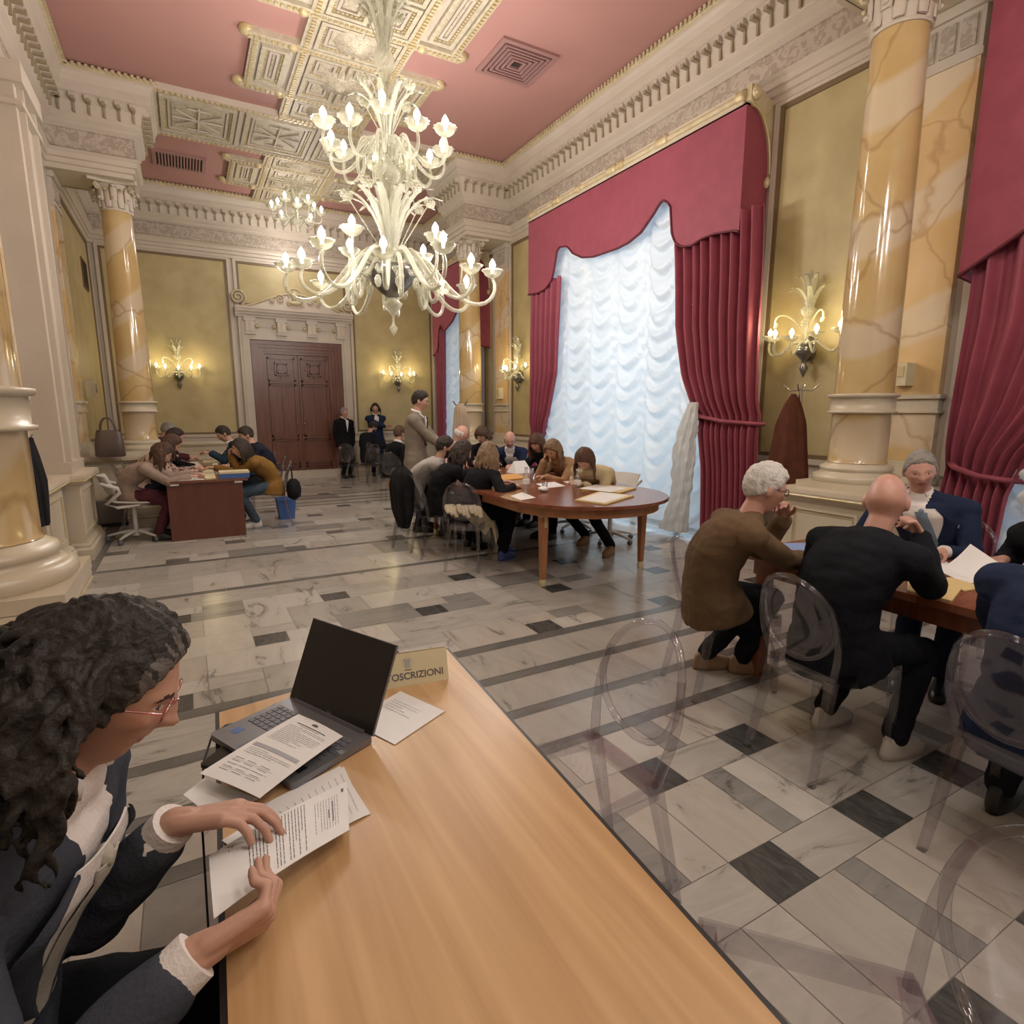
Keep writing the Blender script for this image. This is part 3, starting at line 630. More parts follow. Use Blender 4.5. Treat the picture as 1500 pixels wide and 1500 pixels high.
# ================================================================= CURTAINS
def smooth(t): t = max(0, min(1, t)); return t * t * (3 - 2 * t)
def interp(tab, x):
    if x <= tab[0][0]: return tab[0][1]
    for (a, va), (c, vc) in zip(tab[:-1], tab[1:]):
        if x <= c: return va + (vc - va) * (x - a) / (c - a)
    return tab[-1][1]
def drape(name, label, x, inner, outer, z0, z1, folds, seed, group, amp=.055, tie=None):
    """hanging curtain; inner/outer: tables z->y of the two vertical edges"""
    rr = random.Random(seed); ph = [rr.uniform(-.5, .5) for _ in range(folds + 2)]
    def f(u, v):
        z = z0 + (z1 - z0) * v; ya = interp(outer, z); yb = interp(inner, z)
        uu = u + .012 * math.sin(9 * v + seed); k = u * folds; i = int(k); p = ph[min(i, folds)] * (1 - (k - i)) + ph[min(i + 1, folds + 1)] * (k - i)
        comp = max(.35, min(1.2, abs(yb - ya) / abs(interp(inner, z1) - interp(outer, z1)) * 1.0))
        dx = amp * (math.sin(2 * PI * k + p * 2.2) + .35 * math.sin(4 * PI * k + 3 * p + 2.5 * v))
        if tie: dx += .05 * math.exp(-((z - tie) / .12) ** 2)
        return (x + dx - .02 * (1 - comp), ya + (yb - ya) * uu, z)
    b = MB(); b.slab(f, folds * 12, 44, Vector((.012, 0, 0)))
    t = b.obj(name, [MT['crimson']]); tag(t, label, 'curtain', group)
    return t
FX = 5.47
drape('curtain', 'long tied crimson curtain at the right side of the big sheer window', FX, [(.02, 4.92), (.9, 4.98), (1.45, 5.08), (1.6, 5.16), (2.0, 5.36), (2.6, 5.52), (3.7, 5.64)], [(.02, 4.2), (3.7, 4.38)], .02, 3.72, 9, 3, None, tie=1.5)
drape('curtain', 'long crimson curtain on the left side of the big sheer window, behind the meeting table', FX, [(.02, 8.9), (1.1, 8.72), (1.5, 8.45), (2.2, 8.2), (3.7, 8.15)], [(.02, 9.1), (3.7, 9.1)], .02, 3.72, 6, 5, None, tie=1.2)
drape('curtain', 'crimson curtain hanging at the right edge of the photo beyond the marble pilaster', FX - .05, [(.02, 1.98), (1.0, 1.92), (1.25, 1.82), (1.6, 1.5), (2.2, 1.2), (3.7, 1.15)], [(.02, 2.38), (3.7, 2.38)], .02, 3.72, 7, 8, None, tie=1.1)
drape('curtain', 'narrow crimson curtain left of the farthest window, beside the framed yellow wall', FX, [(.02, 13.1), (3.7, 13.0)], [(.02, 13.55), (3.7, 13.55)], .02, 3.72, 4, 9, None)
drape('curtain', 'crimson curtain of the farthest window, right beside the far marble column', FX, [(.02, 12.0), (3.7, 12.1)], [(.02, 11.45), (3.7, 11.45)], .02, 3.72, 5, 10, None)
# tie bands on the two big tied curtains
for (y0, y1, z, lb) in ((4.22, 5.12, 1.48, 'crimson tie band round the curtain right of the big window'), (1.86, 2.38, 1.1, 'crimson tie band round the curtain at the right edge of the photo')):
    x = FX if y0 > 3 else FX - .05
    b = MB(); b.tube([(x + .07, y0, z - .05), (x - .05, y0 + .1, z - .04), (x - .09, (y0 + y1) / 2, z - .02), (x - .05, y1 - .08, z + .03), (x + .07, y1, z + .06)], .035, 8, flat=.6)
    tag(b.obj('curtain_tieback', [MT['crimson']]), lb, 'curtain tieback')
# pelmets
def pelmet(label, x, ya, yb, tab, side_z, seed):
    """board-like crimson valance with a shaped lower edge and a return to the wall"""
    b = MB(); n = 110; zt = 4.76
    vs = []; 
    for i in range(n + 1):
        y = ya + (yb - ya) * i / n; zb = interp(tab, y); vs += [(x, y, zb), (x, y, zt), (x + .02, y, zb), (x + .02, y, zt)]
    fs = []
    for i in range(n): a = i * 4; c = a + 4; fs += [(a, a + 1, c + 1, c), (a + 2, c + 2, c + 3, a + 3), (a, c, c + 2, a + 2), (a + 1, a + 3, c + 3, c + 1)]
    b.add(vs, fs, 0)
    b.tube([(x - .006, ya + (yb - ya) * i / n, interp(tab, ya + (yb - ya) * i / n) + .008) for i in range(n + 1)], .014, 5, 1)
    for y, s in ((ya, 1), (yb, -1)):
        zz = interp(tab, y)
        b.add([(x, y, zz), (XR - .01, y, zz - .05), (XR - .01, y, zt), (x, y, zt), (x, y + s * .02, zz), (XR - .01, y + s * .02, zz - .05), (XR - .01, y + s * .02, zt), (x, y + s * .02, zt)], [(0, 1, 2, 3), (7, 6, 5, 4), (0, 4, 5, 1)], 0)
        b.tube([(x, y, zz + .008), (XR - .02, y, zz - .042)], .014, 5, 1)
    b.box(x, XR - .01, ya, yb, zt - .02, zt, 0)
    return tag(b.obj('pelmet', [MT['crimson'], MT['trimdark']]), label, 'pelmet')
MT['trimdark'] = mat('dark_crimson_braid', (.11, .012, .025), .6)
p1t = [(4.39, 3.40), (4.69, 3.51), (4.95, 3.545), (5.13, 3.54), (5.3, 3.50), (5.45, 3.52), (5.57, 3.59), (5.64, 3.74), (5.67, 4.02), (5.72, 4.09), (5.81, 4.15), (5.88, 4.12), (5.95, 4.05), (6.2, 3.87), (6.45, 3.80), (6.68, 3.78), (7.22, 3.79), (7.5, 3.84), (7.74, 3.95), (7.85, 4.05), (7.93, 4.10), (8.12, 4.13), (8.2, 4.07), (8.25, 3.85), (8.34, 3.66), (8.51, 3.57), (8.75, 3.54), (9.05, 3.57)]
pelmet('wide crimson pelmet with a wavy lower edge above the big sheer window', 5.40, 4.62, 9.08, p1t, 0, 1)
pelmet('crimson pelmet at the top right edge of the photo, above the cut-off curtain', 5.32, -1.0 + .1, 2.42, [(-.9, 3.6), (.0, 3.9), (1.2, 3.8), (1.6, 3.2), (1.8, 2.92), (2.0, 2.86), (2.42, 2.60)], 0, 2)
pelmet('small crimson pelmet over the farthest window, partly behind the far column', 5.40, 11.35, 13.62, [(11.35, 2.95), (11.6, 3.05), (11.8, 3.25), (11.9, 3.6), (12.1, 3.75), (12.4, 3.55), (12.9, 3.38), (13.1, 3.55), (13.2, 3.45), (13.3, 3.0), (13.62, 2.9)], 0, 3)
# gilded rods
def rod(ya, yb, x, label, big=1):
    t = thing('curtain_rod', label, 'curtain rod', (x, (ya + yb) / 2, 4.84)); L2 = (yb - ya) / 2; b = MB()
    b.tube([(0, -L2, 0), (0, L2, 0)], .042, 12, 0); b.box(-.03, .06, -L2, L2, -.085, -.045, 1); b.box(-.02, .05, -L2, L2, .035, .06, 1); b.obj('rod_bar', [MT['goldsoft'], MT['basewhite']], t)
    for c in (-.98, -.45, -.1, .0, .35, .62, .97):
        y = c * L2; w = .10 if c in (-.45, .62, 0) else .05; q = MB(); M = Matrix.Rotation(R(90), 4, 'X')
        q.lathe([(.045, -w), (.07, -w * .8), (.06, -w * .4), (.066, 0), (.06, w * .4), (.07, w * .8), (.045, w)], (0, 0, 0), 12, 0, Matrix.Translation((0, y, 0)) @ M); q.obj('rod_collar', [MT['gold']], t)
    for s in (-1, 1):
        q = MB(); y = s * (L2 + .04); dep = XR - x
        prof = [(0, .09), (0, -.05), (.05, -.10)] + [(.05 + (dep - .08) * math.sin(R(a)), -.10 - .62 * (1 - math.cos(R(a)))) for a in range(10, 91, 10)] + [(dep, -.80), (dep, -.02), (dep * .6, .03), (.2, .06)]
        q.prism([(p[0], p[1]) for p in prof], -.035, .035, 0, Matrix(((1, 0, 0, 0), (0, 0, 1, y), (0, 1, 0, 0), (0, 0, 0, 1))))
        q.tube([(p[0], y + s * .03, p[1]) for p in prof[2:12]], .016, 6, 1); q.ell((.06, y + s * .05, .01), .06, .05, .07, 1, nu=10, nv=6); q.ell((dep - .05, y + s * .02, -.80), .035, .04, .06, 1, nu=8, nv=6)
        q.obj('scroll_bracket', [MT['goldsoft'], MT['gold']], t)
rod(4.66, 9.05, 5.42, 'long gilded curtain rod with scroll brackets above the big window pelmet')
rod(-.8, 2.38, 5.36, 'gilded ringed curtain rod at the top right corner of the photo')
rod(11.4, 13.6, 5.42, 'gilded curtain rod of the farthest window, mostly hidden by the column')
# ---- festoon sheers
def sheer(name, label, x, ya, yb, z0, z1, cols, seed, edge=None):
    rr = random.Random(seed); ph = [rr.uniform(0, 6) for _ in range(cols)]; NP = cols * 14
    def f(u, v):
        k = u * cols; i = min(int(k), cols - 1); q = k - i; z = z0 + (z1 - z0) * v
        sag = 1 - (2 * q - 1) ** 2                                    # 0 at seams, 1 mid
        d = (z + .42 * sag ** .75 + .03 * math.sin(3 * z + ph[i]) + .05 * noise.noise(Vector((z * 2, i * 3.1, q))))
        w = math.sin(2 * PI * d / .27 + ph[i] + .9 * math.sin(2.3 * z + i)) * .7 + .35 * math.sin(2 * PI * d / .15 + 2 * ph[i]) + .3 * noise.noise(Vector((q * 3, z * 9, i)))
        env = .25 + .75 * sag ** .5
        dx = -.05 * w * env - .07 * sag - .01 + .03 * math.exp(-((1 - abs(2 * q - 1)) / .08) ** 2)
        y = ya + (yb - ya) * u + .008 * math.sin(7 * z + i)
        if edge:
            yl = interp(edge, z)
            y = min(y, yl) if yb > ya else max(y, yl)
        return (x + dx, y, z)
    b = MB(); b.grid(f, NP, int((z1 - z0) / .022)); return tag(b.obj(name, [MT['sheer']]), label, 'sheer curtain')
sheer('sheer_curtain', 'tall white festoon sheer with scalloped folds glowing in the big window', 5.62, 4.98, 8.8, .10, 4.4, 6, 4)
sheer('sheer_curtain', 'narrow white festoon sheer glowing in the farthest window', 5.62, 11.9, 13.45, .10, 4.4, 3, 5)
sheer('sheer_curtain', 'white festoon sheer showing at the right edge of the photo behind the seated men', 5.58, -.5, 2.1, .10, 4.4, 4, 6)
# gathered loose end of the big sheer, hanging in front at the right
b = MB()
def g(u, v):
    z = .06 + 1.62 * v; w = interp([(0, .20), (.5, .13), (1.0, .15), (1.45, .11), (1.7, .05)], z); c = interp([(0, 5.34), (.6, 5.22), (1.2, 5.20), (1.7, 5.10)], z); a = 2 * PI * u
    r = 1 + .16 * math.sin(7 * a + 5 * z) + .10 * math.sin(13 * a - 16 * z) + .05 * math.sin(2 * PI * (z + .1 * math.cos(a)) / .17) + .07 * math.sin(17 * a + 9 * z)
    return (5.36 + .5 * w * r * math.sin(a), c + w * r * math.cos(a), z)
b.grid(g, 80, 90); tag(b.obj('gathered_sheer', [MT['sheer']]), 'bunched white sheer hanging in ruffles beside the crimson curtain, right of the big window', 'sheer curtain')
b = MB()
def g2(u, v):
    z = .85 + .9 * v; w = interp([(.85, .16), (1.2, .22), (1.5, .2), (1.75, .08)], z); a = 2 * PI * u; c = interp([(.85, 1.65), (1.2, 1.6), (1.75, 1.35)], z)
    r = 1 + .15 * math.sin(6 * a + 4 * z) + .14 * math.sin(2 * PI * (z + .12 * math.cos(a)) / .17); return (5.34 + .5 * w * r * math.sin(a), c + w * r * math.cos(a), z)
b.grid(g2, 70, 60); tag(b.obj('gathered_sheer', [MT['sheer']]), 'bunched white sheer below the tied curtain at the right edge of the photo', 'sheer curtain')
# ================================================================= CHANDELIERS
def bez(p, n=14):
    p = [Vector(q) for q in p]; out = []
    for i in range(n + 1):
        t = i / n; q = list(p)
        while len(q) > 1: q = [q[j].lerp(q[j + 1], t) for j in range(len(q) - 1)]
        out.append(q[0])
    return out
def cup_mesh():
    b = MB(); b.lathe([(.012, -.06), (.02, -.04), (.05, -.03), (.09, -.005), (.108, .03), (.128, .05), (.112, .05), (.08, .015), (.02, .02), (.001, .02)], (0, 0, 0), 24, 0, fl=lambda a, z: 1 + (.07 * math.cos(12 * a) if z > .04 else 0)); return b
def cup(parent, p, s, bulbm):
    c = bpy.data.objects.new('candle_cup', ME['cup']); COL.objects.link(c); c.parent = parent; c.location = p; c.scale = (s, s, s)
    l = bpy.data.objects.new('bulb', ME[bulbm]); COL.objects.link(l); l.parent = parent; l.location = p; l.scale = (s, s, s)
ME = {}
ME['cup'] = cup_mesh().mesh('candle_cup', [MT['murano']])
def bulb_mesh(m):
    b = MB(); b.lathe([(.016, .02), (.018, .055), (.022, .065), (.034, .085), (.038, .105), (.033, .13), (.018, .155), (.005, .175), (.001, .178)], (0, 0, 0), 12, 0); return b.mesh('bulb', [m])
ME['bulb'] = bulb_mesh(MT['bulb']); ME['bulbw'] = bulb_mesh(MT['bulbw'])
def leaf(b, a, r0, r1, z0, z1, w, curl=.08):
    ca, sa = math.cos(a), math.sin(a); pts = []; rs = []
    for i in range(15):
        t = i / 14; r = r0 + (r1 - r0) * t ** 1.7; z = z0 + (z1 - z0) * (math.sin(t * 1.75) / math.sin(1.75) if t < .9 else 1 - (t - .9) * curl * 4)
        pts.append((r * ca, r * sa, z)); rs.append(max(.004, w * math.sin(PI * min(.98, t * .85 + .12)) ** .7 * (1 + .22 * (i % 2))))
    b.tube(pts, rs, 6, 0, flat=.22, up=(ca, sa, .01))
def flower(b, p, s, tilt=0):
    for k in range(6):
        a = 2 * PI * k / 6; b.ell((p[0] + s * .6 * math.cos(a), p[1] + s * .35 * math.sin(a), p[2] + s * .6 * math.sin(a)), s * .42, s * .3, s * .42, 0, nu=8, nv=5)
    b.ell(p, s * .3, s * .45, s * .3, 0, nu=8, nv=5)
def chandelier(x, y, sc, zb, label):
    """zb: height of the lowest finial"""
    t = thing('chandelier', label, 'chandelier', (x, y, 0)); Z = lambda q: zb + (q - 2.47) * sc
    b = MB(); S = sc
    def la(prof, c=0): b.lathe([(r * S, Z(z)) for r, z in prof], (0, 0, 0), 20)
    la([(.001, 2.44), (.02, 2.47), (.05, 2.53), (.02, 2.56), (.012, 2.6), (.012, 2.66), (.03, 2.68), (.10, 2.77), (.115, 2.80), (.05, 2.84), (.03, 2.88)])
    la([(.03, 3.1), (.05, 3.2), (.035, 3.3), (.04, 3.9), (.035, 4.02), (.10, 4.08), (.13, 4.15), (.12, 4.22), (.05, 4.28), (.05, 4.4), (.20, 4.45), (.22, 4.5), (.05, 4.52), (.04, 4.6), (.035, 5.1)])
    la([(.035, 5.1), (.07, 5.2), (.10, 5.27), (.11, 5.34), (.06, 5.42), (.05, 5.55), (.07, 5.7), (.04, 5.75), (.03, 5.96)])
    b.obj('stem', [MT['murano']], t)
    b = MB(); b.lathe([(r * S, Z(z)) for r, z in ((.03, 2.86), (.11, 2.90), (.22, 3.0), (.29, 3.12), (.31, 3.18), (.27, 3.2), (.03, 3.2))], (0, 0, 0), 28); b.obj('bowl', [MT['glassdark']], t)
    def tier(n, r, zc, z0, dip, rad, ph=0, wob=.0, hp=1.0, scr=1):
        for k in range(n):
            a = R(ph + 360 * k / n); ca, sa = math.cos(a), math.sin(a); rr = r * (1 + wob * (k % 2)); zz = zc + (wob * .5 * (k % 2))
            P3 = lambda q, z: (q * S * ca, q * S * sa, Z(z))
            b = MB(); b.tube(bez([P3(.08, z0), P3(rr * .18, z0 + .55 * hp), P3(rr * .48, z0 + .35 * hp), P3(rr * .42, dip - .30 * hp), P3(rr * .95, dip - .34 * hp), P3(rr * 1.1, dip + .0), P3(rr, zz - .05)], 20), [rad * S * (1.15 - .4 * i / 20) for i in range(21)], 8); b.obj('arm', [MT['murano']], t)
            cup(t, P3(rr, zz), 1.0 * S, 'bulb')
            if scr and k % 2 == 0:
                a2 = a + R(180 / n); c2, s2 = math.cos(a2), math.sin(a2); b = MB(); Q = lambda q, z: (q * S * c2, q * S * s2, Z(z))
                b.tube(bez([Q(.12, z0 - .05), Q(r * .35, z0 + .42), Q(r * .65, z0 + .2), Q(r * .62, dip - .35), Q(r * .38, dip - .2), Q(r * .42, dip + .08)], 18), rad * S * .9, 7); flower(b, Q(r * .45, dip + .1), .05 * S); b.obj('scroll', [MT['murano']], t)
    tier(12, 1.02, 3.08, 3.10, 2.92, .027, 8, .14, 1.0); tier(4, .62, 3.42, 3.15, 3.1, .022, 33, 0, .7, 0)
    tier(11, .62, 4.46, 4.36, 4.26, .021, 20, .12, .6)
    for (n, r1, z0, z1, w, fz) in ((11, .60, 3.30, 3.95, .042, 1), (7, .34, 3.4, 3.99, .055, 0), (8, .42, 4.55, 5.0, .032, 1), (5, .22, 4.6, 5.12, .032, 0), (8, .30, 5.42, 5.85, .035, 1)):
        for k in range(n):
            a = 2 * PI * (k + .3) / n; b = MB(); leaf(b, a, .06 * S, r1 * S, Z(z0), Z(z1), w * S); b.obj('glass_leaf', [MT['murano']], t)
            if fz and k % 2 == 0: b = MB(); b.tube([(.05 * S * math.cos(a + .3), .05 * S * math.sin(a + .3), Z(z0)), (r1 * .75 * S * math.cos(a + .3), r1 * .75 * S * math.sin(a + .3), Z(z1 - .03))], .007 * S, 5); flower(b, (r1 * .78 * S * math.cos(a + .3), r1 * .78 * S * math.sin(a + .3), Z(z1)), .075 * S); b.obj('glass_flower', [MT['murano']], t)
    for k in range(10):
        a = 2 * PI * k / 10 + .2; b = MB(); flower(b, (.3 * S * math.cos(a), .3 * S * math.sin(a), Z(3.12)), .06 * S); b.ell((.36 * S * math.cos(a), .36 * S * math.sin(a), Z(2.98)), .04 * S, .04 * S, .07 * S, nu=8, nv=5); b.obj('glass_flower', [MT['murano']], t)
    return t
chandelier(2.2, 6.77, 1.0, 2.47, 'huge two-tier milky glass chandelier with lit candle bulbs in the middle of the room')
def chand_small():
    x, y = 2.25, 12.75; t = thing('chandelier', 'smaller lit milky glass chandelier in the far bay, seen left behind the big one', 'chandelier', (x, y, .22)); b = MB()
    b.lathe([(.001, 4.82), (.05, 4.88), (.03, 4.93), (.10, 5.02), (.14, 5.08), (.05, 5.12), (.035, 5.4), (.06, 5.5), (.035, 5.6), (.06, 5.65), (.02, 5.70), (.015, 5.76)], (0, 0, 0), 16); b.obj('stem', [MT['murano']], t)
    for k in range(10):
        a = R(36 * k + 10); ca, sa = math.cos(a), math.sin(a); P3 = lambda q, z: (q * ca, q * sa, z); r = .48 if k % 2 else .36; zc = 5.20 if k % 2 else 5.34
        b = MB(); b.tube(bez([P3(.05, 5.1), P3(r * .4, 5.25), P3(r * .6, 4.92), P3(r * 1.1, 4.98), P3(r, zc - .05)], 14), .016, 7); b.obj('arm', [MT['murano']], t); cup(t, P3(r, zc), .85, 'bulb')
    for k in range(6): a = R(60 * k); b = MB(); leaf(b, a, .04, .3, 5.25, 5.6, .03); b.obj('glass_leaf', [MT['murano']], t)
chand_small()
# ---- wall lamps
def sconce(x, y, z, ang, label, s=1.0):
    """ang: direction facing into room"""
    t = thing('wall_lamp', label, 'wall lamp', (x, y, z), ang); 
    b = MB(); b.ell((.035, 0, -.1), .035 * s, .09 * s, .13 * s, nu=12, nv=8); b.lathe([(.001, -.40), (.02, -.36), (.045, -.30), (.02, -.26), (.03, -.22), (.09, -.16), (.10, -.10), (.04, -.05)], (.09, 0, 0), 14); b.obj('bowl', [MT['glassdark']], t)
    b = MB(); b.tube([(.09, 0, -.08), (.09, 0, .2), (.08, 0, .4)], .022, 8); b.lathe([(.02, .2), (.07, .25), (.08, .29), (.03, .33), (.05, .36), (.02, .4)], (.09, 0, 0), 12); b.obj('stem', [MT['murano']], t)
    for k, (a, r, zc) in enumerate(((-80, .40, .03), (-45, .33, .0), (0, .30, -.02), (45, .33, .0), (80, .40, .03))):
        ca, sa = math.cos(R(a)), math.sin(R(a)); P3 = lambda q, zz: (.09 + q * ca * .8, q * sa, zz)
        b = MB(); b.tube(bez([P3(.03, -.1), P3(r * .4, .12), P3(r * .6, -.28), P3(r * 1.1, -.2), P3(r, zc - .04)], 14), .014, 7); b.obj('arm', [MT['murano']], t); cup(t, P3(r, zc), .62, 'bulbw')
    for k in range(7):
        a = R(-75 + 25 * k); b = MB(); leaf(b, a, .03, .17 if k % 2 else .24, .28, .62 if k % 2 else .5, .028)
        for v in range(len(b.v)): b.v[v] = (b.v[v][0] + .06, b.v[v][1], b.v[v][2])
        b.obj('glass_leaf', [MT['murano']], t)
    for a in (-60, 60): b = MB(); P3 = lambda q, zz: (.09 + q * math.cos(R(a)), q * math.sin(R(a)), zz); b.tube(bez([P3(.02, .05), P3(.2, .35), P3(.35, .25), P3(.3, .15)], 10), .01, 6); flower(b, P3(.3, .15), .03); b.obj('scroll', [MT['murano']], t)
    b = MB(); flower(b, (.14, 0, .16), .05); flower(b, (.12, 0, .62), .05); b.obj('glass_flower', [MT['murano']], t)
    return t
sconce(XR - .02, 3.93, 2.32, PI, 'lit glass wall lamp between the big crimson curtain and the large right column')
sconce(XR - .02, 10.0, 2.34, PI, 'lit glass wall lamp just left of the big window, beyond its crimson curtain')
sconce(-.06, YF - .02, 2.42, -PI / 2, 'lit glass wall lamp on the far wall, left of the wooden door')
sconce(4.72, YF - .02, 2.42, -PI / 2, 'lit glass wall lamp on the far wall, right of the wooden door')
# ================================================================= LIGHTS
def pl(x, y, z, e, r, c, name):
    d = bpy.data.lights.new(name, 'POINT'); d.energy = e; d.shadow_soft_size = r; d.color = c; o = bpy.data.objects.new(name, d); o.location = (x, y, z); COL.objects.link(o); return o
WARM = (1, .915, .84)
def ring(n, x, y, r, z, e, rad, c, nm):
    for k in range(n): a = 2 * PI * (k + .5) / n; pl(x + r * math.cos(a), y + r * math.sin(a), z, e / n, rad, c, nm)
ring(4, 2.2, 6.77, 1.25, 3.45, 250, .12, WARM, 'chandelier_light'); ring(3, 2.2, 6.77, .9, 4.75, 95, .12, WARM, 'chandelier_light')
ring(2, 2.25, 12.75, .8, 4.9, 55, .1, WARM, 'chandelier_light')
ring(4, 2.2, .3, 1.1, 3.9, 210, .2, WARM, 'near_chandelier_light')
SC = (1, .80, .42)
for x, y in ((XR - .35, 3.93), (XR - .35, 10.0)): pl(x, y - .28, 2.48, 5, .05, SC, 'wall_lamp_light'); pl(x, y + .28, 2.48, 5, .05, SC, 'wall_lamp_light')
for x in (-.06, 4.72): pl(x - .28, YF - .35, 2.56, 6, .05, SC, 'wall_lamp_light'); pl(x + .28, YF - .35, 2.56, 6, .05, SC, 'wall_lamp_light')
def area(loc, rot, sx, sy, e, c, name):
    d = bpy.data.lights.new(name, 'AREA'); d.shape = 'RECTANGLE'; d.size = sx; d.size_y = sy; d.energy = e; d.color = c; o = bpy.data.objects.new(name, d); o.location = loc; o.rotation_euler = rot; COL.objects.link(o)
DAY = (.72, .87, 1)
area((6.9, 6.9, 2.4), (0, R(90), 0), 4.4, 3.8, 100, DAY, 'daylight'); area((6.9, 12.7, 2.4), (0, R(90), 0), 4.4, 1.6, 34, DAY, 'daylight'); area((6.9, .8, 2.4), (0, R(90), 0), 4.4, 2.6, 30, DAY, 'daylight')
w = bpy.data.worlds.new('sky'); bpy.context.scene.world = w; w.use_nodes = True; bg = w.node_tree.nodes['Background']; bg.inputs[0].default_value = (.55, .75, 1, 1); bg.inputs[1].default_value = .45
# ================================================================= CAMERA
cam = bpy.data.cameras.new('camera'); co = bpy.data.objects.new('camera', cam); COL.objects.link(co); bpy.context.scene.camera = co
cam.sensor_fit = 'HORIZONTAL'; cam.sensor_width = 36; cam.lens = 36 * 842 / 1500; cam.clip_start = .02
co.location = (0, 0, 1.58); co.rotation_euler = (R(80), R(-.1) * 0, R(-29.2))
sc = bpy.context.scene; sc.view_settings.view_transform = 'Standard'; sc.view_settings.look = 'None'; sc.view_settings.gamma = 1; sc.view_settings.exposure = .12
# ================================================================= FURNITURE
def textmesh(name, body, size, align, ext, mt, parent, M, off=0):
    cu = bpy.data.curves.new(name, 'FONT'); cu.body = body; cu.size = size; cu.extrude = ext; cu.offset = off; cu.align_x = align; tmp = bpy.data.objects.new('tmp', cu); COL.objects.link(tmp)
    dg = bpy.context.evaluated_depsgraph_get(); dg.update(); me = bpy.data.meshes.new_from_object(tmp.evaluated_get(dg)); bpy.data.objects.remove(tmp); me.name = name; me.materials.clear(); me.materials.append(mt)
    o = bpy.data.objects.new(name, me); COL.objects.link(o); o.parent = parent; o.matrix_local = M; return o
def ghost(label, x, y, ang, pane='ghost', group=None, src=None):
    """clear chair with oval back, faces local +X"""
    t = thing('clear_chair', label, 'chair', (x, y, 0), R(ang), group)
    G, E_, Pn = MT['ghost'], MT['ghostedge'], MT[pane]
    b = MB(); sp = [(.24, -.20), (.25, 0), (.24, .20), (-.17, .165), (-.185, 0), (-.17, -.165)]; b.prism(sp, .447, .458); b.obj('seat', [G], t)
    b = MB(); sq = [(.24, -.20), (.24, .20), (-.17, .165), (-.17, -.165)]
    for i in range(4):
        a, c = Vector(sq[i]), Vector(sq[(i + 1) % 4]); d = (c - a).normalized(); n = Vector((-d.y, d.x)) * -1
        b.add([(p.x + n.x * o, p.y + n.y * o, z) for z in (.40, .466) for (p, o) in ((a, 0), (c, 0), (c, -.008), (a, -.008))], [(0, 1, 2, 3), (4, 7, 6, 5), (0, 4, 5, 1), (2, 6, 7, 3)])
    b.obj('seat_frame', [E_], t)
    def leg(p0, p1, w0, w1):
        b = MB(); vs = []
        for p, w in ((p0, w0), (p1, w1)):
            for sx, sy in ((-1, -1), (1, -1), (1, 1), (-1, 1)): vs.append((p[0] + sx * w, p[1] + sy * w, p[2]))
        b.add(vs, [(0, 3, 2, 1), (4, 5, 6, 7), (0, 1, 5, 4), (1, 2, 6, 5), (2, 3, 7, 6), (3, 0, 4, 7)]); b.obj('leg', [E_], t)
    for s in (-1, 1): leg((.235, s * .19, 0), (.222, s * .18, .447), .013, .02)
    for s in (-1, 1): leg((-.262, s * .17, 0), (-.162, s * .148, .447), .013, .02)
    bk = lambda z: -.165 - .10 * ((z - .447) / .44) ** 1.2 if z > .447 else -.165
    CZ, A, B_ = .705, .178, .188
    b = MB(); n = 28; vs = [(bk(CZ) - .002, 0, CZ)]
    for q, off in ((.5, 0), (.95, 0)):
        for k in range(n): a = 2 * PI * k / n; z = CZ + B_ * q * math.sin(a); y = A * q * math.cos(a); vs.append((bk(z) - .035 * (1 - (y / A) ** 2), y, z))
    fs = [(0, 1 + k, 1 + (k + 1) % n) for k in range(n)] + [(1 + k, 1 + n + k, 1 + n + (k + 1) % n, 1 + (k + 1) % n) for k in range(n)]
    m = len(vs); vs2 = [(v[0] - .006, v[1], v[2]) for v in vs]; b.add(vs, fs, 0, True); b.add(vs2, [f[::-1] for f in fs], 0, True); b.obj('backrest', [Pn], t)
    b = MB(); ring = []
    for k in range(33): a = 2 * PI * k / 32; z = CZ + B_ * math.sin(a); y = A * math.cos(a); ring.append((bk(z) - .035 * (1 - (y / A) ** 2) * .9, y, z))
    b.tube(ring, .012, 8, caps=False)
    for s in (-1, 1): b.tube(bez([(-.165, s * .152, .44), (-.175, s * .165, .52), (-.20, s * .20, .60), (-.22, s * .19, .70), (-.235, s * .165, .77)], 12), [.018 - .0005 * i for i in range(13)], 8)
    b.obj('back_frame', [E_], t)
    return t
GC = 'clear oval-backed plastic chairs'
CH = {}
CH['A'] = ghost('empty clear plastic chair between the wooden desk and the brown jacket man', 1.0, 1.33, 180, group=GC)
def gdup(src, label, x, y, ang): return dup(CH[src], (x, y, 0), R(ang), label, GC)
gdup('A', 'clear plastic chair cut off at the bottom right corner of the photo', .945, .455, 137)
gdup('A', 'clear plastic chair under the old man in the brown jacket', 2.60, 2.17, -14)
CH['D'] = ghost('clear plastic chair under the bald man in the black jacket', 2.46, 1.46, -3, 'ghostdark', GC)
gdup('D', 'clear plastic chair at the right photo edge, under the man cut off there', 2.46, .70, -4)
gdup('D', 'smoky clear chair with a cream scarf over it, nearest the round-ended table', 2.42, 5.27, 52)
gdup('A', 'clear chair draped with a black coat, left of the round-ended table', 2.28, 6.32, 20)
gdup('A', 'clear chair under the man in the pale grey blazer', 2.42, 6.75, 10)
gdup('A', 'tall-looking clear chair left of the standing man in the trench coat', 3.02, 9.6, 60)
gdup('A', 'clear chair with papers on it, left of the two by the far wooden door', 2.95, 12.55, 70)
gdup('A', 'clear chair turned sideways near the far door, right of its neighbour', 3.25, 12.15, 115)
gdup('A', 'clear chair under the seated dark man near the far wall', 3.72, 12.75, 20)
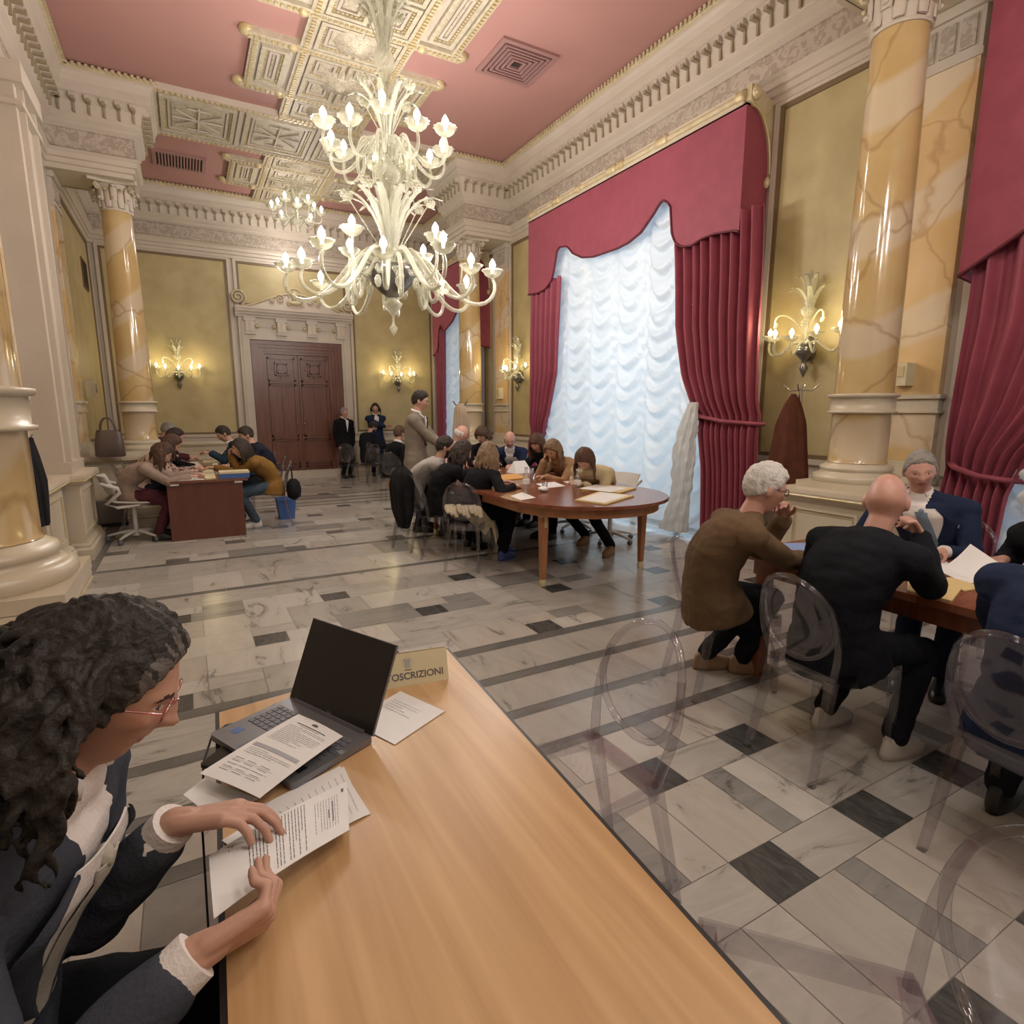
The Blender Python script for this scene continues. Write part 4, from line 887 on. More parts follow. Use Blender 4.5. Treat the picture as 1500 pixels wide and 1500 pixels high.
gdup('A', 'clear chair under the woman in the ochre jacket at the left desk', .93, 8.55, 172)
gdup('A', 'clear chair behind the ochre jacket woman, under the dark-haired man', .98, 9.45, 180)
# ---- foreground wooden desk
TZ = .76
def desk():
    A, B_ = Vector((0, 1.685)), Vector((.735, 1.775)); C_ = A.lerp(B_, 1) + Vector((-.0643, -1)) * 1.95; D = A + Vector((-.0326, -1)) * 1.87
    t = thing('wooden_desk', 'long light beech desk in the foreground with black edge, papers and a laptop on it', 'desk', (.35, .85, 0))
    o = Vector((.35, .85)); P_ = [(p - o) for p in (A, B_, C_, D)]
    def inset(ps, k): c = sum((Vector(p) for p in ps), Vector((0, 0))) / 4; return [tuple(Vector(p) + (Vector((1 if c.x > p[0] else -1, 1 if c.y > p[1] else -1))) * k) for p in ps]
    b = MB(); pin = inset(P_, .010); b.prism(pin[::-1], TZ - .024, TZ); b.obj('desktop', [MT['beech']], t)
    b = MB(); b.prism([tuple(p) for p in P_][::-1], TZ - .03, TZ - .0015); b.obj('edge_band', [MT['black']], t)
    q = inset(P_, .05)
    for (i, j) in ((0, 1), (2, 3)):
        b = MB(); a, c = Vector(q[i]), Vector(q[j]); n = (c - a).normalized(); m = Vector((-n.y, n.x)) * .012; b.prism([tuple(a + m), tuple(a - m), tuple(c - m), tuple(c + m)], .0, TZ - .03); b.obj('side_panel', [MT['beech']], t)
    b = MB(); a, c = Vector(q[1]), Vector(q[2]); a.x -= .04; c.x -= .04; b.prism([(a.x - .01, a.y), (a.x + .01, a.y), (c.x + .01, c.y), (c.x - .01, c.y)], .25, TZ - .03); b.obj('modesty_panel', [MT['beech']], t)
desk()
# ---- papers
def bil(q, u, v): a, b_, c, d = [Vector(p) for p in q]; return (a * (1 - u) + b_ * u) * (1 - v) + (d * (1 - u) + c * u) * v
def paper(label, q, z, m='paper', lines=(), zf=None, th=.0008, name='paper_sheet', group=None, nu=8, cat='paper'):
    """q: 4 plan corners a(top left) b(top right) c(bottom right) d(bottom left); lines: (v, u0, u1, thick, ink)"""
    z3 = lambda u, v: z + (zf(u, v) if zf else 0)
    f = lambda u, v: (*bil(q, u, v), z3(u, v))
    b = MB(); b.slab(f, nu, nu, th); o = b.obj(name, [MT[m]]); tag(o, label, cat, group)
    if lines:
        b = MB()
        for (v, u0, u1, h, ink) in lines:
            n = max(2, int((u1 - u0) * nu))
            for k in range(n):
                ua, ub = u0 + (u1 - u0) * k / n, u0 + (u1 - u0) * (k + 1) / n; pts = [f(ua, v), f(ub, v), f(ub, v + h), f(ua, v + h)]
                b.add([(p[0], p[1], p[2] + th + .0006) for p in pts], [(0, 1, 2, 3)], ink)
        b.obj('printed_text', [MT['ink'], MT['inkl']], o)
    return o
def textlines(v0, v1, n, seed=1, u0=.12, u1=.88, h=.006, ink=1, words=True):
    r = random.Random(seed); out = []
    for i in range(n):
        v = v0 + (v1 - v0) * i / n; u = u0; e = u1 if r.random() > .25 else u0 + (u1 - u0) * r.uniform(.4, .9)
        while u < e: w = r.uniform(.03, .11); out.append((v, u, min(u + w, e), h, ink)); u += w + .012
    return out
# sheet lying on the laptop: heading, crest, table, signature rows (top edge is the far right end)
qa = [(.264, 1.308), (.188, 1.469), (-.042, 1.335), (.065, 1.18)]
qa = [qa[1], qa[0], qa[3], qa[2]]
L1 = [(.04, .46, .54, .035, 0), (.05, .44, .47, .02, 0), (.05, .53, .56, .02, 0), (.105, .2, .8, .011, 0), (.13, .3, .7, .008, 1)] + textlines(.16, .42, 12, 2) + [(.50, .08, .92, .045, 1)] + textlines(.57, .66, 4, 4, .1, .9) + [(v, u, u + .16, .007, 1) for v in (.72, .76, .80, .84, .88) for u in (.12, .34, .58)] + [(v, .12, .8, .003, 1) for v in (.745, .80, .86)]
paper('printed sheet with a crest and signature lines lying across the laptop keyboard', qa, .806, lines=L1, zf=lambda u, v: -.012 * v * v + .004 * math.sin(3 * u))
paper('white sheet under the printed page, sticking out left near the raised hand', [(.064, 1.226), (-.034, 1.361), (-.075, 1.319), (-.019, 1.20)], .764)
paper('blank-ended white sheet on the desk under the page being held', [(.251, 1.252), (.252, 1.064), (.05, 1.02), (-.01, 1.13)], .7635, lines=textlines(.05, .9, 14, 9))
paper('stacked white sheets under the held page, nearest the laptop corner', [(.245, 1.262), (.262, 1.066), (.06, 1.05), (.03, 1.19)], .7615)
paper('white sheet half under the laptop, in front of the cardboard name sign', [(.484, 1.543), (.554, 1.372), (.383, 1.283), (.31, 1.45)], .762, lines=textlines(.22, .5, 5, 5, .1, .7, .010, 1))
# page held in the right hand, curling
hq = [(.060, 1.115), (.228, 1.150), (.074, .835), (-.030, .975)]
hq = [(.236, 1.155), (.205, 1.005), (-.028, .868), (-.030, 1.010)]
HL = [(.035, .12, .2, .02, 0)] + textlines(.09, .3, 9, 11, .2, .8, .006, 1) + [(.16, .45, .62, .013, 0), (.13, .3, .7, .012, 0)] + textlines(.36, .6, 10, 12, .08, .95, .0055, 0) + textlines(.64, .78, 6, 13, .08, .95, .0055, 0) + textlines(.86, .9, 2, 14, .1, .3, .006, 1)
paper('curled printed page held up in the long haired man\'s right hand', hq, .79, lines=HL, zf=lambda u, v: .038 * math.sin(v * 1.5) + .02 * math.sin(PI * u) * v, th=.0006, nu=14)
# ---- laptop
def laptop():
    e = Vector((.431, -.902)).normalized(); f = Vector((-e.y * -1, e.x * -1)); f = Vector((-.86, -.51)).normalized(); f = (f - e * f.dot(e)).normalized()   # e along hinge, f towards the user
    h0 = Vector((.192, 1.630)); Wd, Dp = .345, .232; c = h0 + e * Wd / 2
    M = Matrix(((e.x, f.x, 0, c.x), (e.y, f.y, 0, c.y), (0, 0, 1, TZ + .004), (0, 0, 0, 1)))
    t = thing('laptop', 'open grey laptop with a black switched-off screen on the light wooden desk', 'laptop'); t.matrix_world = M
    w = Wd / 2
    b = MB(); b.rbox(-w, w, 0, Dp, 0, .016, .012); b.obj('base', [MT['alu']], t)
    k = MB()
    for r_ in range(6):
        x = -w + .02; 
        for i in range(15): ww = .0205; k.rbox(x, x + ww - .003, .045 + r_ * .0165, .045 + r_ * .0165 + .0135, .016, .0178, .002, n=1); x += ww
    kb = k.obj('keyboard', [MT['key']], t); MB().rbox(-.06, .05, .155, .222, .0155, .0165, .004).obj('touchpad', [MT['key']], t)
    MB().box(-w + .03, -w + .055, .17, .195, .016, .0166).obj('blue_sticker', [MT['blue']], t); MB().box(w - .06, w - .02, .175, .20, .016, .0166).obj('black_sticker', [MT['black']], t)
    a = R(24); H = .228; up = lambda s, o=0: (0, 0, 0)
    S = Matrix.Translation((0, .004, .016)) @ Matrix.Rotation(a, 4, 'X')
    b = MB(); b.box(-w, w, -.006, 0, 0, H, 0, S); sc_ = b.obj('screen_lid', [MT['alu']], t)
    b = MB(); b.box(-w + .002, w - .002, 0, .0015, .002, H - .002, 0, S); b.obj('screen', [MT['screen']], sc_)
    b = MB(); b.box(-w + .03, w - .03, -.004, .008, -.004, .006, 0, S); b.obj('hinge', [MT['key']], t)
    textmesh('maker_mark', 'acer', .011, 'CENTER', .0002, MT['alu'], sc_, S @ Matrix.Translation((0, .0022, .006)) @ Matrix.Rotation(R(90), 4, 'X') @ Matrix.Rotation(PI, 4, 'Y'))
laptop()
# charger lead and phone
b = MB(); cp = [(.185, 1.650), (.14, 1.612), (.105, 1.593), (.078, 1.583), (.021, 1.583), (-.012, 1.545), (-.03, 1.50)]
b.tube([(p[0], p[1], TZ + .004) for p in cp[:6]] + [(-.035, 1.47, .74), (-.05, 1.42, .60), (-.06, 1.38, .3), (-.06, 1.36, .03), (-.02, 1.3, .006)], .0028, 6); b.tube([(.150, 1.62, TZ + .008), (.112, 1.596, TZ + .008)], .0075, 8)
tag(b.obj('charger_cable', [MT['black']]), 'thin black charger cable running off the far left edge of the wooden desk', 'cable')
t = thing('phone', 'black phone lying on the desk corner, partly under the printed sheet', 'phone', (.015, 1.415, TZ), R(48)); MB().rbox(-.037, .037, -.045, .045, 0, .009, .008).obj('body', [MT['black']], t); MB().rbox(-.034, .034, -.042, .042, .009, .0096, .006).obj('glass', [MT['screen']], t)
# name sign (tent card)
def sign():
    a, c = Vector((.36, 1.592)), Vector((.641, 1.550)); e = (c - a).normalized(); f = Vector((e.y, -e.x)); m = (a + c) / 2; W2 = (c - a).length / 2
    t = thing('name_sign', 'folded ivory cardboard sign reading SOTTOSCRIZIONI behind the laptop', 'sign'); t.matrix_world = Matrix(((e.x, -f.x, 0, m.x), (e.y, -f.y, 0, m.y), (0, 0, 1, TZ), (0, 0, 0, 1)))
    H = .098; S = Matrix.Rotation(R(-16), 4, 'X'); S2 = Matrix.Translation((0, .062, 0)) @ Matrix.Rotation(R(16), 4, 'X')
    b = MB(); b.box(-W2, W2, -.0006, .0006, 0, H, 0, S); b.obj('front_flap', [MT['ivory']], t); b = MB(); b.box(-W2, W2, -.0006, .0006, 0, H, 0, S2); b.obj('back_flap', [MT['ivory']], t)
    def txt(s, size, x, z): return textmesh('lettering', s, size, 'RIGHT' if x > .1 else 'CENTER', .0002, MT['ink'], t, S @ Matrix.Translation((x, -.0012, z)) @ Matrix.Rotation(R(90), 4, 'X'), size * .012)
    txt('SOTTOSCRIZIONI', .0285, W2 - .014, .020); txt('Comune', .006, .02, .046)
    b = MB(); b.box(-.008 + .02, .008 + .02, -.0018, -.0006, .055, .076, 0, S); b.box(.010, .030, -.0018, -.0006, .076, .079, 0, S)
    for k in range(14): a = R(-40 + 260 * k / 13); x, z = .02 + .0155 * math.cos(a), .068 + .0155 * math.sin(a); b.box(x - .001, x + .001, -.0016, -.0006, z - .001, z + .001, 0, S)
    b.obj('crest', [MT['inkl']], t)
sign()
# ---- round-ended meeting table
RC, RR, RY0, RY1 = 3.33, .83, 4.55, 6.75
def stadium(r, n=20): return [(r * math.cos(R(a)), RY1 - 5.6 + r * math.sin(R(a))) for a in [180 * k / n for k in range(n + 1)]] + [(r * math.cos(R(a)), RY0 - 5.6 + r * math.sin(R(a))) for a in [180 + 180 * k / n for k in range(n + 1)]]
t = thing('meeting_table', 'long mahogany table with rounded ends and square legs in front of the big window', 'table', (RC, 5.6, 0))
b = MB(); b.prism(stadium(RR - .006), .772, .78); b.prism(stadium(RR), .752, .773); b.obj('tabletop', [MT['mahog']], t)
b = MB(); o1, o2 = stadium(RR - .09), stadium(RR - .115); n = len(o1); b.add([(*p, z) for p in o1 for z in (.66, .752)] + [(*p, z) for p in o2 for z in (.66, .752)], [(2 * i, 2 * ((i + 1) % n), 2 * ((i + 1) % n) + 1, 2 * i + 1) for i in range(n)] + [(2 * n + 2 * i, 2 * n + 2 * i + 1, 2 * n + 2 * ((i + 1) % n) + 1, 2 * n + 2 * ((i + 1) % n)) for i in range(n)] + [(2 * i, 2 * n + 2 * i, 2 * n + 2 * ((i + 1) % n), 2 * ((i + 1) % n)) for i in range(n)]); b.obj('apron', [MT['cherry']], t)
for x, y in ((-.61, -1.31), (.61, -1.25), (-.61, 1.3), (.61, 1.3)):
    b = MB()
    for w, z0, z1, w1 in ((.034, .52, .752, .036), (.022, .06, .52, .033)): b.add([(x + sx * (w if z == z0 else w1), y + sy * (w if z == z0 else w1), z) for z in (z0, z1) for sx, sy in ((-1, -1), (1, -1), (1, 1), (-1, 1))], [(0, 3, 2, 1), (4, 5, 6, 7), (0, 1, 5, 4), (1, 2, 6, 5), (2, 3, 7, 6), (3, 0, 4, 7)])
    l = b.obj('leg', [MT['cherry']], t); b = MB(); b.lathe([(.03, 0), (.034, .02), (.028, .05), (.022, .062)], (x, y, 0), 10); b.box(x - .04, x + .04, y - .04, y + .04, .645, .665); b.box(x - .012, x + .012, y - .05, y - .034, .55, .66); b.obj('gilt_foot', [MT['gold']], l)
PZ = .781
G1 = 'papers on the round-ended table'
paper('large manila folder with a white sheet at the near rounded end of the meeting table', [(2.98, 4.18), (3.50, 4.50), (3.62, 4.12), (3.07, 3.85)], PZ, 'papery', th=.012, nu=3, name='folder', cat='folder')
paper('white sheet on top of the large near manila folder', [(3.02, 4.17), (3.48, 4.44), (3.56, 4.14), (3.09, 3.90)], PZ + .013, nu=3)
paper('manila folder at the right side of the meeting table, behind the larger near one', [(3.45, 4.72), (3.86, 4.93), (4.0, 4.52), (3.62, 4.33)], PZ, 'papery', th=.014, nu=3, name='folder', cat='folder')
paper('white sheets on the second manila folder at the right of the meeting table', [(3.44, 4.76), (3.80, 4.93), (3.90, 4.55), (3.55, 4.38)], PZ + .015, nu=3)
paper('white sheet in the middle of the meeting table, left of the tall clear bottle', [(3.32, 5.40), (3.60, 5.45), (3.50, 5.08), (3.22, 5.03)], PZ, nu=3)
paper('white sheet near the left rim of the meeting table, by the dark jacket woman\'s elbow', [(2.62, 4.72), (2.86, 4.90), (2.78, 4.52), (2.58, 4.45)], PZ, nu=3)
paper('white sheet under the tan jacket woman\'s hands', [(3.70, 5.42), (3.98, 5.44), (3.90, 5.18), (3.62, 5.14)], PZ, nu=3)
paper('orange folder in the middle of the meeting table', [(3.22, 6.30), (3.60, 6.34), (3.52, 5.90), (3.14, 5.82)], PZ, 'papero', th=.01, nu=3, name='folder', cat='folder')
paper('white sheet in front of the bald man at the far end of the meeting table', [(3.45, 7.2), (3.72, 7.2), (3.68, 6.88), (3.42, 6.85)], PZ, nu=3)
paper('white sheet in front of the woman with brown hair beside the bald man', [(3.72, 6.8), (3.96, 6.78), (3.92, 6.5), (3.68, 6.5)], PZ, nu=3)
b = MB(); b.add([(3.62, 6.62, PZ), (3.92, 6.66, PZ), (3.90, 6.42, PZ), (3.64, 6.40, PZ), (3.68, 6.54, PZ + .15), (3.86, 6.56, PZ + .15)], [(0, 1, 5, 4), (3, 4, 5, 2), (0, 4, 3), (1, 2, 5), (0, 3, 2, 1)]); tag(b.obj('folded_paper', [MT['paper']]), 'white paper folded like a tent standing on the meeting table', 'paper')
b = MB(); r_ = random.Random(4); b.ell((3.06, 4.83, PZ + .022), .06, .05, .022, nu=9, nv=6); b.v = [(v[0] + r_.uniform(-.012, .012), v[1] + r_.uniform(-.012, .012), v[2] + r_.uniform(0, .012)) for v in b.v]; tag(b.obj('crumpled_tissue', [MT['paper']]), 'crumpled white tissue on the meeting table beside the clear cup', 'tissue')
def bottle(x, y, z, label, h=.24, r=.033):
    t = thing('water_bottle', label, 'bottle', (x, y, z)); b = MB(); b.lathe([(r * .9, 0), (r, .01), (r, h * .25), (r * .93, h * .3), (r, h * .35), (r, h * .6), (r * .8, h * .7), (r * .42, h * .86), (r * .4, h * .93)], (0, 0, 0), 18); b.obj('bottle_body', [MT['water']], t)
    b = MB(); b.lathe([(r * 1.01, h * .37), (r * 1.01, h * .55)], (0, 0, 0), 18); b.obj('bottle_label', [MT['paper']], t); b = MB(); b.lathe([(r * .45, h * .92), (r * .45, h)], (0, 0, 0), 14); b.obj('cap', [MT['wplastic']], t); return t
bottle(3.28, 4.56, PZ, 'clear water bottle standing at the near end of the meeting table')
bottle(2.84, 4.80, PZ, 'clear bottle on the meeting table beside the dark jacket woman\'s arm', .26, .035)
def cupd(x, y, z, label, m='water', h=.085, r=.033):
    b = MB(); b.lathe([(r * .72, 0), (r * .74, .002), (r, h), (r * .95, h), (r * .68, .006), (.001, .006)], (x, y, z), 16); return tag(b.obj('plastic_cup', [MT[m]]), label, 'cup')
cupd(3.12, 4.90, PZ, 'small clear plastic cup left of the tall bottle on the meeting table'); cupd(3.42, 5.62, PZ, 'clear plastic cup in the middle of the meeting table'); cupd(3.75, 6.2, PZ, 'clear plastic cup between the two women on the window side')
# ---- left desks
def bdesk(x0, x1, y0, y1, h, label, m='deskred', panel_h=0):
    t = thing('office_desk', label, 'desk', ((x0 + x1) / 2, (y0 + y1) / 2, 0)); w, d = (x1 - x0) / 2, (y1 - y0) / 2
    MB().rbox(-w, w, -d, d, h - .032, h, .03, 0).obj('desktop', [MT['desktop']], t)
    for s in (-1, 1): MB().box(-w + .02, w - .07, min(s * (d - .03), s * (d - .06)), max(s * (d - .03), s * (d - .06)), 0, h - .032).obj('end_panel', [MT[m]], t)
    MB().box(-w + .25, -w + .27, -d + .06, d - .06, .25, h - .032).obj('modesty_panel', [MT[m]], t)
    return t
DZ1 = .74
dk1 = bdesk(-.30, .62, 7.98, 9.75, DZ1, 'dark red-brown office desk with a flat end panel, left of the wooden door')
b = MB(); 
for x in (-.40, .30): b.box(x, x + .09, -.885 + .0, -.84, DZ1 - .055, DZ1 - .035)
b.obj('metal_clip', [MT['wplastic']], dk1)
bdesk(-.25, .62, 10.0, 11.4, DZ1, 'second red-brown desk directly behind the nearer one on the left side')
DP = DZ1 + .001
paper('white sheets at the near end of the left desk, under the leaning woman\'s arms', [(-.27, 8.55), (.05, 8.60), (.13, 8.02), (-.26, 8.02)], DP, nu=3)
paper('dark grey folder in the middle of the left desk', [(-.16, 9.1), (.14, 9.1), (.13, 8.75), (-.16, 8.65)], DP, 'alu', th=.012, nu=3, name='folder', cat='folder')
paper('cream papers next to the blue file box on the left desk', [(.06, 9.4), (.27, 9.3), (.26, 8.08), (.15, 8.06)], DP, 'ivory', th=.006, nu=3)
paper('white sheet in front of the woman in the patterned blouse', [(-.24, 9.5), (-.02, 9.5), (-.02, 9.2), (-.24, 9.2)], DP, nu=3)
t = thing('file_box', 'flat blue and cardboard file box on the near right corner of the left desk', 'box', (.47, 8.12, DP)); MB().box(-.17, .17, -.12, .13, 0, .06).obj('box_body', [MT['blue']], t); MB().box(-.172, .172, -.122, .132, .06, .085).obj('lid', [MT['ivory']], t)
cupd(.30, 9.2, DP, 'white paper cup on the left desk between the seated women', 'wplastic', .1, .036)
bottle(.50, 10.3, DP, 'clear water bottle on the second left desk'); 
paper('white papers on the second left desk', [(-.2, 10.9), (.1, 10.9), (.14, 10.2), (-.18, 10.2)], DP, nu=3); paper('cream papers on the second left desk, beside the bottle', [(.18, 11.2), (.42, 11.2), (.40, 10.6), (.18, 10.6)], DP, 'ivory', nu=3)
# ---- right table
t = thing('dark_table', 'dark mahogany table on the right with yellow envelopes and loose papers', 'table', (3.30, 1.2, 0))
MB().rbox(-.50, .47, -1.2, 1.05, .725, .76, .02).obj('tabletop', [MT['mahog']], t); MB().box(-.44, .41, -1.1, .98, .63, .725).obj('apron', [MT['mahog']], t)
for x, y in ((-.40, -1.05), (.37, -1.05), (-.40, .93), (.37, .93)): MB().box(x - .035, x + .035, y - .035, y + .035, 0, .63).obj('leg', [MT['mahog']], t)
QZ = .761
paper('yellow envelope on the near edge of the dark right table', [(3.03, 1.43), (3.07, 1.22), (2.82, 1.15), (2.82, 1.33)], QZ, 'papery', th=.01, nu=2, name='envelope', cat='envelope')
paper('small yellow envelope beside the larger one, under white sheets on the right table', [(3.12, 1.37), (3.24, 1.34), (3.20, 1.18), (3.05, 1.2)], QZ, 'papery', th=.006, nu=2, name='envelope', cat='envelope')
paper('white sheets in front of the smiling man in the navy suit', [(3.62, 1.86), (3.66, 1.58), (3.32, 1.30), (3.28, 1.55)], QZ, nu=6, th=.004)
paper('white page curling up from the right table, held by the man at the photo edge', [(3.38, 1.50), (3.60, 1.42), (3.42, 1.18), (3.20, 1.26)], QZ + .002, nu=10, zf=lambda u, v: .11 * max(0, u - .35) ** 1.5 * 2 * (1 - .5 * v))
t = thing('blue_file', 'pale blue folder on a dark file at the far end of the right table', 'folder', (2.99, 2.03, QZ), R(-25)); MB().box(-.13, .15, -.14, .12, 0, .035).obj('file_body', [MT['black']], t); MB().box(-.128, .148, -.138, .118, .035, .04).obj('cover', [MT['bluelid']], t)
# ---- back table between the seated men near the far wall
t = thing('small_table', 'small pale table with papers between the two seated men by the far wall', 'table', (4.25, 12.6, 0)); MB().box(-.35, .35, -.5, .5, .70, .73).obj('tabletop', [MT['basewhite']], t)
for x, y in ((-.3, -.45), (.3, -.45), (-.3, .45), (.3, .45)): MB().box(x - .025, x + .025, y - .025, y + .025, 0, .70).obj('leg', [MT['basewhite']], t)
t = thing('cardboard_box', 'small brown cardboard box on the floor behind the trench coat man', 'box', (3.7, 11.5, 0)); MB().box(-.16, .16, -.12, .12, 0, .22).obj('box_body', [MT['papero']], t); MB().box(-.16, .16, -.125, .125, .215, .225).obj('flap', [MT['papero']], t)
# ---- white task chairs
def taskchair(x, y, ang, label):
    t = thing('office_chair', label, 'office chair', (x, y, 0), R(ang), 'white swivel chairs'); W_ = MT['wplastic']
    b = MB(); f = lambda u, v: (-.20 + .44 * u, (-.22 + .44 * v), .455 + .03 * (2 * v - 1) ** 2 + .03 * (1 - u) ** 3 - .015 * u * u); b.slab(f, 8, 8, .02); b.obj('seat', [W_], t)
    b = MB(); f = lambda u, v: (-.21 - .09 * v - .03 * math.sin(PI * u) + .05 * (2 * u - 1) ** 2, (.20 + .03 * v) * (2 * u - 1), .60 + .22 * v); b.slab(f, 10, 6, Vector((-.015, 0, .004))); b.obj('backrest', [W_], t)
    for s in (-1, 1):
        b = MB(); b.tube([(.06, s * .22, .46), (-.16, s * .235, .45), (-.27, s * .235, .50), (-.12, s * .245, .63), (-.14, s * .24, .68), (-.30, s * .22, .74)], [.018, .026, .03, .03, .024, .018], 8, flat=.7); b.obj('side_arm', [W_], t)
    b = MB(); b.tube([(0, 0, .10), (0, 0, .45)], .026, 12); b.tube([(0, 0, .06), (0, 0, .13)], .05, 12); b.obj('pillar', [W_], t)
    for k in range(5):
        a = R(72 * k + 20); ca, sa = math.cos(a), math.sin(a); b = MB(); b.tube([(0.03 * ca, .03 * sa, .115), (.15 * ca, .15 * sa, .105), (.31 * ca, .31 * sa, .07)], [.03, .026, .016], 6, flat=.8); l = b.obj('star_leg', [W_], t)
        b = MB(); b.lathe([(.001, -.018), (.026, -.018), (.028, -.005), (.028, .005), (.026, .018), (.001, .018)], (0, 0, 0), 14, 0, Matrix.Translation((.31 * ca, .31 * sa, .028)) @ Matrix.Rotation(a, 4, 'Z') @ Matrix.Rotation(R(90), 4, 'X')); b.obj('castor', [MT['key']], l)
    return t
taskchair(-.66, 8.36, 5, 'white swivel office chair under the leaning woman at the left desk')
taskchair(4.42, 5.45, 190, 'white swivel office chair on the window side of the meeting table')
taskchair(4.45, 6.2, 180, 'white swivel office chair farther along the window side of the meeting table')
# ---- bags, coats, boxes
def handbag():
    t = thing('handbag', 'taupe leather tote bag standing on the dado ledge beside the far left column', 'handbag', (-1.00, 10.12, .925), R(-10)); f = lambda u, v: 0
    b = MB(); pr = []
    for z, w, d in ((0, .17, .075), (.02, .185, .085), (.2, .175, .07), (.34, .155, .045), (.37, .15, .03)): pr.append((z, w, d))
    vs = []; n = 24
    for z, w, d in pr:
        for k in range(n): a = 2 * PI * k / n; c, s = math.cos(a), math.sin(a); vs.append((w * math.copysign(abs(c) ** .5, c), d * math.copysign(abs(s) ** .5, s), z + (.012 * math.sin(3 * a) if z > .3 else 0)))
    b.add(vs, [(i * n + k, i * n + (k + 1) % n, (i + 1) * n + (k + 1) % n, (i + 1) * n + k) for i in range(len(pr) - 1) for k in range(n)], 0, True); b.add(vs[:n], [tuple(range(n))[::-1]]); b.obj('bag_body', [MT['bagleather']], t)
    for s in (-1, 1): b = MB(); b.tube(bez([(-.09, s * .03, .33), (-.11, s * .035, .52), (-.03, s * .03, .62), (.08, s * .03, .60), (.10, s * .03, .33)], 16), .009, 6); b.obj('handle', [MT['bagleather']], t)
handbag()
t = thing('suitcase', 'grey-green case on the floor against the left dado, behind the swivel chair', 'case', (-1.02, 9.62, 0), R(2)); b = MB(); b.rbox(-.17, .17, -.12, .12, .03, .36, .05); b.obj('case_body', [MT['grey']], t); b = MB(); b.rbox(-.18, .18, -.13, .13, .0, .05, .05); b.obj('case_base', [MT['black']], t); b = MB(); b.tube([(-.05, 0, .36), (-.05, 0, .385), (.05, 0, .385), (.05, 0, .36)], .008, 6); b.obj('handle', [MT['chrome']], t)
t = thing('waste_bin', 'dark blue square bin on the floor behind the ochre jacket woman\'s chair', 'bin', (1.18, 9.0, 0)); b = MB(); b.add([(sx * (w), sy * (w), z) for z, w in ((0, .10), (.30, .13), (.30, .12), (.01, .09)) for sx, sy in ((-1, -1), (1, -1), (1, 1), (-1, 1))], [(0, 3, 2, 1)] + [(i * 4 + k, i * 4 + (k + 1) % 4, (i + 1) * 4 + (k + 1) % 4, (i + 1) * 4 + k) for i in range(3) for k in range(4)] + [(12, 13, 14, 15)]); b.obj('bin_body', [MT['blue']], t); b = MB(); b.box(-.135, .135, -.135, -.12, .28, .31); b.box(-.135, .135, .12, .135, .28, .31); b.obj('rim', [MT['blue']], t)
def blob(name, label, cat, fn, nu, nv, m, parent=None):
    b = MB(); b.grid(fn, nu, nv); o = b.obj(name, [m], parent)
    if label: tag(o, label, cat)
    return o
def hang(cx, cy, z0, z1, wf, df, seed, name, label, cat, m, ruf=.10):
    """hanging coat-like cloth: closed elliptical section with folds"""
    def f(u, v):
        z = z0 + (z1 - z0) * v; a = 2 * PI * u; w, d = interp(wf, v), interp(df, v); r = 1 + ruf * math.sin(6 * a + seed) * (1 - v * .5) + ruf * .6 * math.sin(11 * a + 2 * seed + 3 * v)
        return (cx + d * r * math.cos(a), cy + w * r * math.sin(a), z)
    b = MB(); b.grid(f, 64, 26); b.add([f(i / 64, 0) for i in range(64)], [tuple(range(64))]); return tag(b.obj(name, [m]), label, cat)
MT['coatbrown'] = noisy('brown_wool', (.085, .030, .018), (.11, .04, .024), 8, .85, bump=.3, bscale=60)
MT['coatbeige'] = noisy('beige_wool', (.33, .25, .175), (.38, .29, .21), 6, .85, bump=.3, bscale=60)
MT['coatblack'] = noisy('black_wool', (.012, .012, .014), (.02, .02, .022), 8, .85, bump=.3, bscale=60)
for _k in ('coatblack', 'coatbrown'): bsdf(MT[_k]).inputs['Specular IOR Level'].default_value = .1
MT['scarf'] = noisy('cream_knit', (.42, .36, .25), (.54, .48, .36), 9, .85, bump=.8, bscale=50)
def stand(x, y, h, label, hooks=4, m='key'):
    t = thing('coat_stand', label, 'coat stand', (x, y, 0)); b = MB(); b.tube([(0, 0, .03), (0, 0, h)], .018, 10); b.obj('pole', [MT[m]], t)
    b = MB(); b.lathe([(.18, 0), (.18, .02), (.03, .035), (.02, .06)], (0, 0, 0), 20); b.obj('base', [MT[m]], t)
    for k in range(hooks): a = 2 * PI * k / hooks + .4; b = MB(); b.tube([(0, 0, h - .04), (.10 * math.cos(a), .10 * math.sin(a), h - .05), (.16 * math.cos(a), .16 * math.sin(a), h + .01)], .008, 6); b.obj('hook', [MT['chrome'] if m == 'chrome' else MT[m]], t)
    return t
stand(5.25, 3.62, 1.82, 'slim metal coat stand beside the large right column, brown coat on it', 4, 'chrome')
hang(5.20, 3.66, .62, 1.74, [(0, .19), (.3, .21), (.75, .15), (.93, .07), (1, .02)], [(0, .10), (.5, .10), (.9, .06), (1, .02)], 1, 'brown_coat', 'long brown coat hanging on the stand left of the large right column', 'coat', MT['coatbrown'])
stand(3.92, 8.75, 1.72, 'coat stand behind the meeting table carrying a beige coat')
hang(3.90, 8.70, .55, 1.70, [(0, .22), (.5, .21), (.85, .17), (.95, .12), (1, .03)], [(0, .12), (.6, .12), (.95, .08), (1, .03)], 2, 'beige_coat', 'beige coat on a stand behind the standing man, before the far window', 'coat', MT['coatbeige'])
hang(-1.16, 6.15, .62, 1.36, [(0, .12), (.4, .17), (.8, .14), (1, .03)], [(0, .06), (.5, .08), (1, .03)], 3, 'black_coat', 'black coat hanging at the left edge beyond the near column', 'coat', MT['coatblack'])
